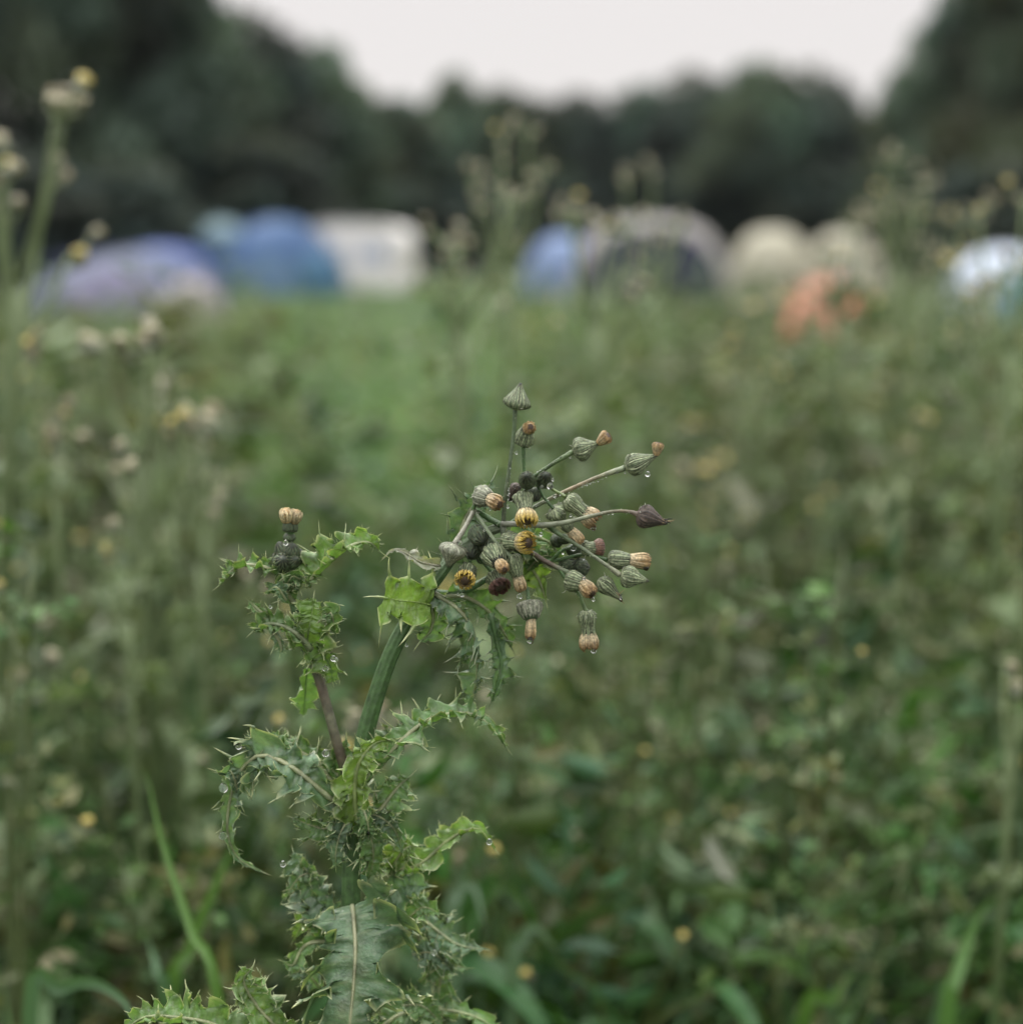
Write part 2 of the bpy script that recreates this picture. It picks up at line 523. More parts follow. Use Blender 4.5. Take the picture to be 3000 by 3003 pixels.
def awning(x1, x2, top, base, d, label):
    """framed tent with upright walls and a low rounded roof"""
    xc = (x1 + x2) / 2
    p = P(xc, base, d); w = (x2 - x1) / 3000 * K * d; h = P(xc, top, d).z; L = 2.4
    root = empty('frame_tent', (p.x, p.y, 0), -0.12)
    tag(root, label, 'tent', 'tents pitched at the edge of the field')
    prof = [(-.5, 0), (-.5, .7), (-.47, .86), (-.4, .95), (-.2, 1), (.2, 1), (.4, .95), (.47, .86), (.5, .7), (.5, 0)]
    mb = MB(); vs, fs = [], []
    ny = 10
    for j in range(ny + 1):
        y = L * j / ny
        sag = 1 - 0.02 * math.sin(j / ny * math.pi * 3) ** 2
        for (a, b) in prof: vs.append((a * w, y, b * h * sag))
    n = len(prof)
    for j in range(ny):
        for i in range(n - 1):
            a = j * n + i
            fs.append((a, a + 1, a + n + 1, a + n))
    fs.append(tuple(range(n))); fs.append(tuple(ny * n + i for i in range(n))[::-1])
    mb.add(vs, fs, WHITE); mb.build('canvas', M_CLOTH, root, smooth=False)
    for k in (-1, 1):
        mw = MB()
        x = k * w * .24
        mw.add([(x - w * .16, -.012, h * .42), (x + w * .16, -.012, h * .42), (x + w * .16, -.012, h * .68), (x - w * .16, -.012, h * .68)], [(0, 1, 2, 3)], (0.42, 0.45, 0.55))
        mw.build('window', M_PLAST, root)
    mf = MB()
    for (a, b) in (prof[0], prof[-1]):
        tube(mf, [(a * w * 1.01, -.02, 0), (a * w * 1.01, -.02, h * .8)], [.02], (.4, .38, .38), 4, 6)
    tube(mf, [(a * w * 1.01, -.02, b * h * 1.01) for a, b in prof[1:-1]], [.02], (.4, .38, .38), 16, 6)
    mf.build('frame', M_PLAST, root)
awning(885, 1170, 655, 850, 35, 'white boxy frame tent with a rounded roof, right of the blue tents')

make_tent('dome_tent', 1540, 1760, 690, 880, 31, 'pale blue tent left of the grey dome', (0.16, 0.22, 0.38), None, (0.2, 0.28, 0.5))
make_tent('dome_tent', 1680, 2130, 640, 905, 29, 'large grey dome tent with a wide dark opening, centre right', GREYP, NAVY, (0.45, 0.42, 0.4), 0.0, .8, (.92, .86, -.03), (0.5, 0.5, 0.42), ex=.6)
make_tent('dome_tent', 2140, 2380, 672, 850, 33, 'cream dome tent, left of the pair behind the coral tent', CREAM, None, (0.3, 0.27, 0.2), 0.3)
make_tent('dome_tent', 2350, 2580, 680, 860, 32, 'cream dome tent, right of the pair behind the coral tent', CREAM, (0.36, 0.36, 0.33), (0.3, 0.28, 0.2), -0.2, .9, (.5, .6, 0))
make_tent('pop_up_tent', 2290, 2580, 815, 985, 16, 'small coral red pop-up tent half hidden by weeds', CORAL, (0.7, 0.3, 0.18), (0.6, 0.3, 0.2), 0.4, .8, (.45, .7, .1), ex=1.1)
make_tent('dome_tent', 2750, 3120, 728, 1000, 19, 'pale blue-white dome tent with a teal door at the right edge', (0.42, 0.47, 0.58), (0.07, 0.27, 0.38), (0.5, 0.52, 0.58), 0.0, .9, (.66, .78, .12), (0.4, 0.42, 0.4))

# ------------------------------------------------------------------ grass (countless, one object)
def openness(x, y):
    """1 on the mown strip in the middle of the field, 0 in the rank weeds at the sides"""
    px = 1500 + x / np.maximum(y, .3) / K * 3000
    c = np.exp(-((px - 1120) / 660) ** 2)
    return c * np.clip((y - 2.2) / 2.5, 0, 1)

def side_tone(col, op, y):
    """the rank weeds at the sides are olive and half withered"""
    k = (.44 * (1 - op) * np.clip((y - 1.6) / 1.4, 0, 1))[:, None]
    L = col.mean(1, keepdims=True)
    return col * (1 - k) + L * np.array([[1.06, 1.06, .80]]) * k

def blades(name, n, y0, y1, hlo, hhi, wlo, whi, seed, pal, mat, label, power=1.0, spread=0.47, levels=4, openk=0.6, bend=(0.15, 0.8)):
    rs = np.random.RandomState(seed)
    y = (y0 ** 1.0 + (y1 - y0) * rs.uniform(0, 1, n) ** power)
    x = rs.uniform(-1, 1, n) * (spread * y + 0.25)
    cl = vnoise(x, y, 3.1, seed); cl2 = vnoise(x, y, 0.8, seed + 3)
    op = openness(x, y)
    h = rs.uniform(hlo, hhi, n) * (1 + 0.35 * cl + .3 * vnoise(x, y, 7.0, seed + 4)) * (1 - openk * op)
    w = rs.uniform(wlo, whi, n)
    a = rs.uniform(0, 2 * np.pi, n); la = rs.uniform(0, 2 * np.pi, n)
    bd = rs.uniform(bend[0], bend[1], n)
    pal = np.array(pal); idx = rs.randint(0, len(pal), n)
    col = pal[idx] * rs.uniform(0.5, 1.6, (n, 1)) * (1 + 0.25 * cl2[:, None])
    # the mown strip is a fresher green
    col = col * (1 - op[:, None]) + (col * 0.45 + np.array([0.08, 0.14, 0.055]) * 1.05) * op[:, None]
    col = side_tone(col, op, y)
    vs = []
    for k in range(levels + 1):
        s = k / levels
        px = x + np.cos(la) * h * bd * s ** 2; py = y + np.sin(la) * h * bd * s ** 2
        pz = h * (s - 0.35 * bd * s ** 2.5)
        hw = w * (1 - s ** 1.8) * 0.5 + 0.0002
        vs.append(np.stack([px - np.cos(a) * hw, py - np.sin(a) * hw, pz], 1))
        vs.append(np.stack([px + np.cos(a) * hw, py + np.sin(a) * hw, pz], 1))
    V = np.stack(vs, 1)            # n, 2(levels+1), 3
    m = 2 * (levels + 1)
    fb = np.array([(2 * k, 2 * k + 1, 2 * k + 3, 2 * k + 2) for k in range(levels)])
    F = (np.arange(n)[:, None, None] * m + fb[None]).reshape(-1, 4)
    C = np.repeat(col, m, 0)
    o = np_object(name, V.reshape(-1, 3), F, C, mat, smooth=True)
    tag(o, label, 'grass', kind='stuff')
    return o
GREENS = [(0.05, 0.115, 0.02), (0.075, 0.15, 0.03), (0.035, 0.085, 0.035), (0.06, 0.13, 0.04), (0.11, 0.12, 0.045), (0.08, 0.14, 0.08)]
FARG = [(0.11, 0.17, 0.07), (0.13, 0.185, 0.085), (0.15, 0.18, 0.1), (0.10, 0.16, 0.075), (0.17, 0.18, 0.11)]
blades('meadow_grass', 27000, 1.25, 6.0, 0.10, 0.42, 0.005, 0.017, 1, GREENS, M_GRASS, 'long wet green grass between the weeds', 1.3)
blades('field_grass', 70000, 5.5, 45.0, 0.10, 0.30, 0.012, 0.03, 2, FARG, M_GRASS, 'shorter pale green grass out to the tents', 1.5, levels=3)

blades('tall_grass', 1900, 1.55, 3.8, 0.30, 0.55, 0.008, 0.014, 12, [(0.07, 0.17, 0.03), (0.09, 0.19, 0.05), (0.06, 0.13, 0.06), (0.12, 0.18, 0.11)], M_GRASS, 'broad wet grass blades bending among the weeds', 1.2, openk=.3, levels=6, bend=(.3, 1.1))

# rank low foliage: countless small leaves on hidden stalks
def undergrowth(seed, n, y0, y1, zfun, szlo, szhi, pal, name, label, power=1.2):
    rs = np.random.RandomState(seed)
    per = 42                                   # leaves on one stalk
    m_ = n // per
    yp = y0 + (y1 - y0) * rs.uniform(0, 1, m_) ** power
    xp = rs.uniform(-1, 1, m_) * (0.47 * yp + 0.25)
    radp = rs.uniform(.035, .085, m_) * (1 + .10 * yp); hp = rs.uniform(.6, 1.3, m_); tp = rs.uniform(.55, 1.5, m_)
    kp = rs.randint(0, len(pal), m_)
    n = m_ * per
    idp = np.repeat(np.arange(m_), per)
    zf = rs.uniform(0.12, 1, n) ** 0.75
    ang = rs.uniform(0, 2 * np.pi, n); rad = radp[idp] * np.sqrt(rs.uniform(.02, 1, n)) * (1.25 - .75 * zf)
    x = xp[idp] + np.cos(ang) * rad; y = yp[idp] + np.sin(ang) * rad
    op = openness(x, y)
    gap = vnoise(x, y, 5.0, seed + 5) * .6 + vnoise(x, y, 11.0, seed + 8) * .4
    keep = (rs.uniform(0, 1, n) > op * 0.85) & (gap > rs.uniform(-.55, .35, n))
    x, y, op, zf, idp = x[keep], y[keep], op[keep], zf[keep], idp[keep]; n = len(x)
    cl = vnoise(x, y, 4.3, seed)
    top = zfun(x, y) * (1 + 0.45 * cl + .2 * vnoise(x, y, 1.1, seed + 2))
    z = top * zf * hp[idp]
    size = rs.uniform(szlo, szhi, n)
    pal = np.array(pal)
    pi = np.where(rs.uniform(0, 1, n) < .75, kp[idp], rs.randint(0, len(pal), n))
    col = side_tone(pal[pi] * (tp[idp] * rs.uniform(0.55, 1.5, n))[:, None], op, y)
    a = rs.normal(size=(n, 3)); a[:, 2] = np.abs(a[:, 2]) * 0.6; a /= np.linalg.norm(a, axis=1, keepdims=True)
    b = rs.normal(size=(n, 3)); b -= a * np.sum(a * b, 1, keepdims=True); b /= np.linalg.norm(b, axis=1, keepdims=True)
    nn = np.cross(a, b)
    c = np.stack([x, y, z], 1); s = size[:, None]
    # folded pointed leaf: 6 verts, 2 quads
    tip = c + a * s - nn * s * .25; base = c - a * s
    l1 = c - a * s * .3 + b * s * .32 + nn * s * .12; l2 = c + a * s * .35 + b * s * .25 + nn * s * .06
    r1 = c - a * s * .3 - b * s * .32 + nn * s * .12; r2 = c + a * s * .35 - b * s * .25 + nn * s * .06
    V = np.stack([base, l1, l2, tip, r2, r1], 1).reshape(-1, 3)
    F = (np.arange(n)[:, None, None] * 6 + np.array([[0, 1, 2, 3], [0, 3, 4, 5]])[None]).reshape(-1, 4)
    o = np_object(name, V, F, np.repeat(col, 6, 0), M_WEED, smooth=False)
    tag(o, label, 'undergrowth', kind='stuff')
    return o
UPAL = [(0.03, 0.075, 0.02), (0.055, 0.12, 0.035), (0.08, 0.12, 0.04), (0.11, 0.10, 0.045), (0.05, 0.11, 0.065), (0.13, 0.19, 0.11), (0.15, 0.17, 0.10)]
undergrowth(5, 24000, 1.4, 5.0, lambda x, y: 0.42 + .06 * np.minimum(y, 4), 0.014, 0.045, UPAL, 'undergrowth', 'tangle of small weed leaves filling the near meadow', 1.2)
UFAR = [(0.07, 0.13, 0.04), (0.10, 0.14, 0.055), (0.13, 0.14, 0.07), (0.10, 0.10, 0.05), (0.08, 0.14, 0.065), (0.17, 0.17, 0.10)]
undergrowth(6, 42000, 2.8, 22.0, lambda x, y: 0.62 + 0 * x, 0.025, 0.075, UFAR, 'undergrowth', 'greyish green weeds standing in the farther meadow', 1.5)

# ------------------------------------------------------------------ spiny leaf
LEAFG = (0.125, 0.225, 0.085); LEAFB = (0.12, 0.20, 0.115); LEAFY = (0.16, 0.26, 0.055); RIBC = (0.42, 0.43, 0.27); SPINEC = (0.52, 0.53, 0.33); PALEL = (0.30, 0.33, 0.26)

def spine(mb, p, d, L, r0, rnd, base=LEAFG, tip=SPINEC):
    d = d.normalized(); S, N = frame(d, Vector((rnd.uniform(-1, 1), rnd.uniform(-1, 1), rnd.uniform(-1, 1))))
    bend = S * rnd.uniform(-.3, .3) * L
    vs, cs, fs = [], [], []
    lv = ((0, 1), (.35, .62), (.7, .3))
    for (t, k) in lv:
        c = p + d * L * t + bend * t * t
        for a in range(4):
            an = a * math.pi / 2
            vs.append(c + (S * math.cos(an) + N * math.sin(an) * .5) * r0 * k); cs.append(mix(base, tip, min(1, t * 1.6)))
    vs.append(p + d * L + bend); cs.append(tip)
    for j in range(2):
        for a in range(4):
            b = (a + 1) % 4
            fs.append((j * 4 + a, j * 4 + b, (j + 1) * 4 + b, (j + 1) * 4 + a))
    for a in range(4): fs.append((8 + a, 8 + (a + 1) % 4, 12))
    mb.add(vs, fs, cs)

def spiny_leaf(mb, pts, W, hint, seed, teeth=9, depth=0.55, wave=0.35, cup=0.3, spl=0.45, col=LEAFG, prof=None, rib=RIBC, ribw=0.0018, res=10, twist=0.0, edge=SPINEC, sides=(1, 1), wexp=2, flaps=.35, fine=True):
    rnd = random.Random(seed)
    n = teeth * res
    c = catmull(pts, n)
    prof = prof or [(0, .35), (.12, .62), (.35, 1), (.65, .85), (.85, .5), (1, .04)]
    U = [-1, -.86, -.66, -.42, -.2, -.05, 0, .05, .2, .42, .66, .86, 1]
    vs, cs, fs = [], [], []
    ph = [rnd.uniform(0, 1), rnd.uniform(0, 1)]
    tw = [[rnd.uniform(.6, 1.25) for _ in range(teeth + 3)] for _ in range(2)]
    wv = [[rnd.uniform(-1, 1) for _ in range(teeth * 2 + 5)] for _ in range(2)]
    hint = Vector(hint)
    wa = [rnd.uniform(0, 6.28) for _ in range(4)]
    def warp(t, sd):    # uneven spacing of the lobes
        return max(0, t * teeth + ph[sd] + .22 * math.sin(t * teeth * 1.9 + wa[sd]) + .12 * math.sin(t * teeth * 3.7 + wa[sd + 2]))
    for i, p in enumerate(c):
        t = i / n
        T = (c[min(i + 1, n)] - c[max(i - 1, 0)]).normalized()
        S = T.cross(hint)
        if S.length < 1e-4: S = Vector((1, 0, 0))
        S.normalize(); N = S.cross(T).normalized()
        if twist:
            a = twist * t
            S, N = S * math.cos(a) + N * math.sin(a), N * math.cos(a) - S * math.sin(a)
        w = W * interp(prof, t)
        for u in U:
            sd = 0 if u < 0 else 1
            x = warp(t, sd)
            k = int(x); f = x - k
            lob = 1 - depth * (abs(2 * f - 1) ** 0.8)
            if fine: lob *= 1 - 0.14 * abs(math.sin(x * math.pi * 3 + sd))
            au = abs(u)
            m = (1 + (lob * tw[sd][min(k, teeth + 2)] - 1) * au ** 1.3) * sides[sd]
            vf = (x - au * .9) % 1.0; vein = math.exp(-(min(vf, 1 - vf) / .09) ** 2) * (1 - au)
            x2 = x * 2; k2 = int(x2); f2 = x2 - k2; f2 = f2 * f2 * (3 - 2 * f2)
            wob = wv[sd][min(k2, teeth * 2 + 4)] * (1 - f2) + wv[sd][min(k2 + 1, teeth * 2 + 4)] * f2
            wob2 = math.sin(x * 2 * math.pi * 1.0)
            off = N * (w * (cup * au ** 1.6 + wave * au ** wexp * (0.8 * wob + 0.4 * wob2 + .35 * math.sin(x * 11 + wa[sd] + au * 3)) + wave * (.18 if wexp == 2 else .05) * math.sin(au * 7 + x * 6.28)) - (0.0007 if au < .06 else 0))
            fwd = T * (w * 0.25 * au * au * (f - .3))
            vs.append(p + S * (u * w * m) + off + fwd + T * (w * (.22 if wexp == 2 else .12) * au * wob) + N * rnd.uniform(-.02, .02) * w * (1 if wexp == 2 else .2) - N * (vein * w * (.035 if wexp == 2 else .012)))
            if au < .06 and rib: cc = mix(col, rib, .6) if au == 0 else mix(col, rib, .12)
            elif au > .99: cc = mix(col, edge, .75)
            else: cc = jit(mix(col, rib or col, .3 * vein), rnd, .12)
            cs.append(cc)
    m = len(U)
    for i in range(n):
        for j in range(m - 1):
            a = i * m + j
            fs.append((a, a + 1, a + m + 1, a + m))
    b0 = list(vs)
    mb.add(vs, fs, cs)
    # midrib as a thin raised cord
    if ribw:
        q = [c[i] for i in range(0, n + 1, max(1, n // 14))]
        tube(mb, q, [ribw, ribw * .7, ribw * .5, ribw * .15], [(0, mix(rib or col, col, .3)), (.3, rib or col), (1, mix(rib or col, col, .5))], 18, 6, rnd=rnd)
    # spines at every tooth, shorter ones between
    for sd, j in ((0, 0), (1, m - 1)):
        if sides[sd] <= 0: continue
        for i in range(1, n):
            t = i / n
            x = warp(t, sd); f = x - int(x)
            x1 = warp((i + 1) / n, sd); f1 = x1 - int(x1)
            big = f < .5 <= f1 or (f < .5 and f1 < f)
            small = fine and ((f < .25 <= f1) or (f < .75 <= f1))
            if not (big or small): continue
            e = b0[i * m + j]; inn = b0[i * m + (j + (3 if sd == 0 else -3))]
            T = (c[min(i + 1, n)] - c[max(i - 1, 0)]).normalized()
            d = (e - inn).normalized() + T * rnd.uniform(0.0, .6) + Vector((rnd.uniform(-.3, .3), rnd.uniform(-.3, .3), rnd.uniform(-.3, .3)))
            w = W * max(.35, interp(prof, t))
            if fine and big and 3 < i < n - 3 and rnd.random() < flaps:      # a crisped side lobe that stands up out of the blade
                Nn = T.cross(d).normalized() * rnd.choice((-1, 1, 1))
                ea, eb = b0[(i - 3) * m + j], b0[(i + 3) * m + j]
                dn = d.normalized()
                tp = e + dn * w * rnd.uniform(.05, .3) + Nn * w * rnd.uniform(.25, .6) + T * w * rnd.uniform(-.2, .5)
                m1 = (Vector(ea) + tp) / 2 + dn * w * .12; m2 = (Vector(eb) + tp) / 2 + dn * w * .12
                c0 = (Vector(inn) * .35 + e * .65)
                cc = mix(col, edge, .35)
                mb.add([ea, c0, eb, m1, (m1 + m2) / 2 - dn * w * .08, m2, tp], [(0, 1, 4, 3), (1, 2, 5, 4), (3, 4, 6), (4, 5, 6)], [col, col, col, cc, jit(col, rnd, .2), cc, edge])
                spine(mb, tp - (tp - c0) * .1, tp - c0 + T * w * .2, w * spl * .7, w * .05, rnd, col, edge)
                spine(mb, m1, m1 - c0, w * spl * .4, w * .035, rnd, col, edge)
                spine(mb, m2, m2 - c0, w * spl * .4, w * .035, rnd, col, edge)
            L = w * spl * (rnd.uniform(.7, 1.3) if big else rnd.uniform(.25, .5))
            spine(mb, e - d.normalized() * L * .15, d, L * 1.15, w * (.085 if big else .04), rnd, col, edge)
    # tip spine
    T = (c[-1] - c[-3]).normalized()
    spine(mb, c[-1] - T * W * .1, T, W * spl * 1.1, W * .06, rnd, col, edge)

# ------------------------------------------------------------------ flower heads
def strips(mb, O, A, S, N, L, R, prof, n, colf, rnd, wf=1.1, t0=0.0, t1=1.0, tj=0.0, lift=0.0, segs=7, point=0.25, keel=0.06, wob=0.0, phase=0.0):
    """n narrow bracts or petals lying along a body of revolution"""
    for i in range(n):
        th = 2 * math.pi * (i + phase) / n + rnd.uniform(-.12, .12) * 2 * math.pi / n
        a0 = t0; a1 = t1 - rnd.uniform(0, tj)
        hw = math.pi / n * wf
        lf = lift * rnd.uniform(.4, 1.5)
        sk = rnd.uniform(-wob, wob)
        vs, cs, fs = [], [], []
        for k in range(segs + 1):
            s = k / segs
            t = a0 + (a1 - a0) * s
            r = R * interp(prof, t) * (1 + lf * (.3 + s))
            taper = 1.0 if s < 1 - point else max(.06, (1 - s) / point)
            for q in (-1, 0, 1):
                an = th + sk * s + q * hw * taper
                rr = r * (1 + (keel if q == 0 else 0))
                vs.append(O + A * (L * t) + (S * math.cos(an) + N * math.sin(an)) * rr)
                cs.append(colf(s, q, i))
        for k in range(segs):
            for q in range(2):
                a = k * 3 + q
                fs.append((a, a + 1, a + 4, a + 3))
        mb.add(vs, fs, cs)

def lathe(mb, O, A, S, N, L, R, prof, col, rnd, n=16, segs=12, rough=0.03, capend=True):
    vs, cs, fs = [], [], []
    for k in range(segs + 1):
        t = k / segs
        r = R * interp(prof, t)
        for i in range(n):
            a = 2 * math.pi * i / n
            rr = r * (1 + rnd.uniform(-rough, rough))
            vs.append(O + A * (L * t) + (S * math.cos(a) + N * math.sin(a)) * rr)
            cs.append(interp(col, t) if isinstance(col, list) else col)
    for k in range(segs):
        for i in range(n):
            j = (i + 1) % n
            fs.append((k * n + i, k * n + j, (k + 1) * n + j, (k + 1) * n + i))
    fs.append(tuple(range(n))[::-1])
    if capend: fs.append(tuple(segs * n + i for i in range(n)))
    mb.add(vs, fs, cs)

P_CONE = [(0, .2), (.04, .5), (.12, .85), (.24, 1), (.36, .98), (.52, .74), (.7, .46), (.86, .24), (1, .10)]
P_URN = [(0, .35), (.06, .78), (.2, 1), (.4, .92), (.62, .76), (.82, .76), (1, .84)]
P_BAR = [(0, .35), (.08, .8), (.25, 1), (.55, .95), (.8, .75), (1, .55)]
P_BUD = [(0, .3), (.12, .75), (.35, 1), (.6, .97), (.82, .72), (.95, .38), (1, .15)]
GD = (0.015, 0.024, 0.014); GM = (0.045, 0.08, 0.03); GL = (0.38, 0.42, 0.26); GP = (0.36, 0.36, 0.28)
TAN = (0.42, 0.27, 0.12); CRM = (0.74, 0.62, 0.42); YEL = (0.62, 0.43, 0.06); ORG = (0.26, 0.13, 0.04); BRN = (0.055, 0.03, 0.015); PUR = (0.16, 0.07, 0.06)

def head(plant, kind, b, e, wpx, dz=0.0, seed=0, end=None, dd=0.0, drops=(), label=None, pal='green', drop_r=(), to=Q, name='flower_head'):
    """b, e: base and tip pixels; wpx: width in pixels; dz: how far the tip leans away from the viewer"""
    rnd = random.Random(seed * 31 + 7)
    Bp = to(b[0], b[1], dd); Ep = to(e[0], e[1], dd + dz)
    A = Ep - Bp; L = A.length; A.normalize()
    S, N = frame(A); R = wpx / 2 * PX * .95
    mb = MB()
    edge, mid, dark = {'green': (GL, GM, GD), 'pale': (GP, (0.15, .17, .11), GM), 'dark': ((.10, .13, .07), (.035, .06, .025), (.015, .025, .012)), 'bright': ((.10, .13, .07), (.035, .06, .025), (.015, .025, .012)), 'dead': ((.13, .09, .07), (.035, .025, .025), (.012, .01, .011))}[pal]
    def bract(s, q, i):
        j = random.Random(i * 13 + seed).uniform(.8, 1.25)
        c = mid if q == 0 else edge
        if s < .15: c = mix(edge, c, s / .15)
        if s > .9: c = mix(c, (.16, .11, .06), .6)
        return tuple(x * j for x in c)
    prof = {'cone': P_CONE, 'tuft': P_CONE, 'urn': P_URN, 'plug': P_BAR, 'bud': P_BUD, 'dead': P_CONE}[kind]
    inv = 1.0
    if kind == 'urn': inv = .62
    if kind == 'plug': inv = .95 if isinstance(end, tuple) else .72
    Li = L * inv
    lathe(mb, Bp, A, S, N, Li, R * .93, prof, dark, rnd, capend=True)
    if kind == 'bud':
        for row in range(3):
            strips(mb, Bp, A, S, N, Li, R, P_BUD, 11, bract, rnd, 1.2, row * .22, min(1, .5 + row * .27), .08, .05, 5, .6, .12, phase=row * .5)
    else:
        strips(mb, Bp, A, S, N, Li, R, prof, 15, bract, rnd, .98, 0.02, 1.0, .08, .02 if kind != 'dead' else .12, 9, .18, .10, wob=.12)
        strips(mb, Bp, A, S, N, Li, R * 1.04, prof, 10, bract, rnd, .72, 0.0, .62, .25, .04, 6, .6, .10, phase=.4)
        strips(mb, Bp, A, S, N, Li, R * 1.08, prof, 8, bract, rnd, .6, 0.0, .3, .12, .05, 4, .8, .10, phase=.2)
    # loose woolly threads at the base
    for k in range(rnd.randint(3, 8) if kind != 'bud' else rnd.randint(2, 5)):
        a = rnd.uniform(0, 6.28); t = rnd.uniform(.02, .3)
        p = Bp + A * Li * t + (S * math.cos(a) + N * math.sin(a)) * R * interp(prof, t)
        d = (S * math.cos(a) + N * math.sin(a)) + A * rnd.uniform(-.6, .5) + Vector((rnd.uniform(-.5, .5),) * 3)
        l_ = R * rnd.uniform(.15, .5)
        tube(mb, [p, p + d * l_ * .5, p + d * l_ + Vector((rnd.uniform(-1, 1), 0, rnd.uniform(-1, 1))) * l_ * .5], [.00028, .0002, .0001], (.42, .42, .34), 4, 4, cap=False)
    fh = mb.build(name, M_HEAD, plant)
    if label: fh['label'] = label
    # petals
    if kind == 'urn':
        mp = MB()
        Bq = Bp + A * Li * .86; Lq = L - Li * .86
        pf = [(0, .7), (.2, .95), (.5, 1.12), (.8, 1.04), (1, .70)]
        tone = {None: (CRM, YEL), 'purple': ((.30, .17, .12), PUR), 'orange': (CRM, ORG), 'tan': (CRM, TAN), 'yellow': (CRM, YEL)}[end]
        def pc(s, q, i):
            j = random.Random(i * 7 + seed).uniform(.75, 1.2)
            c = interp([(0, tone[0]), (.35, tone[0]), (.6, mix(tone[0], tone[1], .6)), (1, tone[1])], s)
            if q == 0: c = mix(c, tone[1], .35)
            return tuple(x * j for x in c)
        lathe(mp, Bq, A, S, N, Lq * .8, R * .7, [(0, .8), (.6, 1.05), (1, .7)], BRN, rnd)
        strips(mp, Bq, A, S, N, Lq, R, pf, 19, pc, rnd, .92, 0, 1, .22, .03, 8, .22, .1, wob=.1)
        strips(mp, Bq, A, S, N, Lq, R * .84, pf, 15, pc, rnd, .8, .2, .98, .3, .0, 6, .2, .1, wob=.15, phase=.5)
        strips(mp, Bq, A, S, N, Lq, R * .62, [(0, .9), (.6, 1), (1, .7)], 12, lambda s, q, i: mix(tone[1], BRN, s * .5), rnd, .7, .3, .95, .2, .0, 5, .4, .1, wob=.2)
        mp.build('petals', M_PETAL, fh)
    if kind in ('plug', 'tuft'):
        mp = MB()
        if kind == 'plug':
            Bq = Bp + A * Li * .88; Eq = Ep; pr = R * .62
            if isinstance(end, tuple):
                Eq = to(end[0], end[1], dd + dz + end[3]); pr = end[2] / 2 * PX
        else:
            Bq = Ep - A * L * .06; Eq = to(end[0], end[1], dd + dz + end[3]); pr = end[2] / 2 * PX
        A2 = Eq - Bq; L2 = A2.length; A2.normalize(); S2, N2 = frame(A2)
        pf = [(0, .45), (.2, .62), (.5, .86), (.75, 1), (.92, .86), (1, .52)] if kind == 'tuft' else [(0, .72), (.3, .9), (.6, 1), (.85, .92), (1, .5)]
        def pc(s, q, i):
            j = random.Random(i * 7 + seed).uniform(.75, 1.25)
            c = interp([(0, CRM if kind == 'plug' else TAN), (.45, mix(CRM, TAN, .3)), (.8, mix(CRM, TAN, .8)), (1, ORG)] if pal != 'bright' else [(0, TAN), (.4, CRM), (1, CRM)], s)
            if q == 0: c = mix(c, TAN, .3)
            return tuple(x * j for x in c)
        lathe(mp, Bq, A2, S2, N2, L2 * .97, pr * .9, pf, [(0, TAN), (.9, TAN), (1, BRN if pal != 'bright' else TAN)], rnd)
        strips(mp, Bq, A2, S2, N2, L2, pr, pf, 17, pc, rnd, 1.0, 0, 1, .14, .04, 8, .15, .12, wob=.3)
        strips(mp, Bq, A2, S2, N2, L2, pr * .8, pf, 9, pc, rnd, .9, .3, 1.03, .05, 0, 5, .2, .1, wob=.3)
        mp.build('petals', M_PETAL, fh)
    if kind == 'dead':
        mp = MB()
        for k in range(9):
            a = rnd.uniform(0, 6.28)
            p = Bp + A * L * rnd.uniform(.5, .98) + (S * math.cos(a) + N * math.sin(a)) * R * .25
            d = A * rnd.uniform(.1, .9) + Vector((rnd.uniform(-.3, .5), rnd.uniform(-.4, .4), rnd.uniform(-.2, 1)))
            l_ = R * rnd.uniform(.4, 1.1)
            tube(mp, [p, p + d * l_ * .6, p + d * l_ + Vector((rnd.uniform(-1, 1), 0, rnd.uniform(-1, 1))) * l_ * .4], [.0004, .0003, .00012], rnd.choice([(.03, .02, .02), (.3, .2, .11)]), 5, 5)
        strips(mp, Bp + A * L * .45, A, S, N, L * .6, R * .55, [(0, 1), (.5, .7), (1, .15)], 6, lambda s, q, i: (.36, .25, .14), rnd, .8, 0, 1, .3, .1, 5, .6, .1)
        mp.build('petals', M_PETAL, fh)
    for k, (dx, dy, r) in enumerate(drops):
        drop(to(dx, dy, dd + min(0, dz) - .003), r * PX, fh, rnd)
    return fh

_drop_mesh = None
def drop(p, r, parent, rnd=None):
    """a hanging bead of water"""
    global _drop_mesh
    if _drop_mesh is None:
        mb = MB(); vs, fs = [], []
        n, m = 16, 10
        for j in range(1, m):
            a = math.pi * j / m
            for i in range(n):
                b = 2 * math.pi * i / n
                z = math.cos(a)
                k = 1.0 if z < 0 else 1 - .18 * z
                vs.append((math.sin(a) * math.cos(b) * k, math.sin(a) * math.sin(b) * k, z * (1.0 if z < 0 else 1.15)))
        t = len(vs); vs += [(0, 0, 1.15), (0, 0, -1)]
        for j in range(m - 2):
            for i in range(n):
                i2 = (i + 1) % n
                fs.append((j * n + i, (j + 1) * n + i, (j + 1) * n + i2, j * n + i2))
        for i in range(n):
            i2 = (i + 1) % n
            fs.append((t, i, i2)); fs.append((t + 1, (m - 2) * n + i2, (m - 2) * n + i))
        mb.add(vs, fs, (1, 1, 1))
        o = mb.build('water_drop', M_WATER)
        _drop_mesh = o.data
    else:
        o = bpy.data.objects.new('water_drop', _drop_mesh)
        COL.objects.link(o)
    o.parent = parent
    o.location = Vector(p)
    o.scale = (r, r, r)
    return o

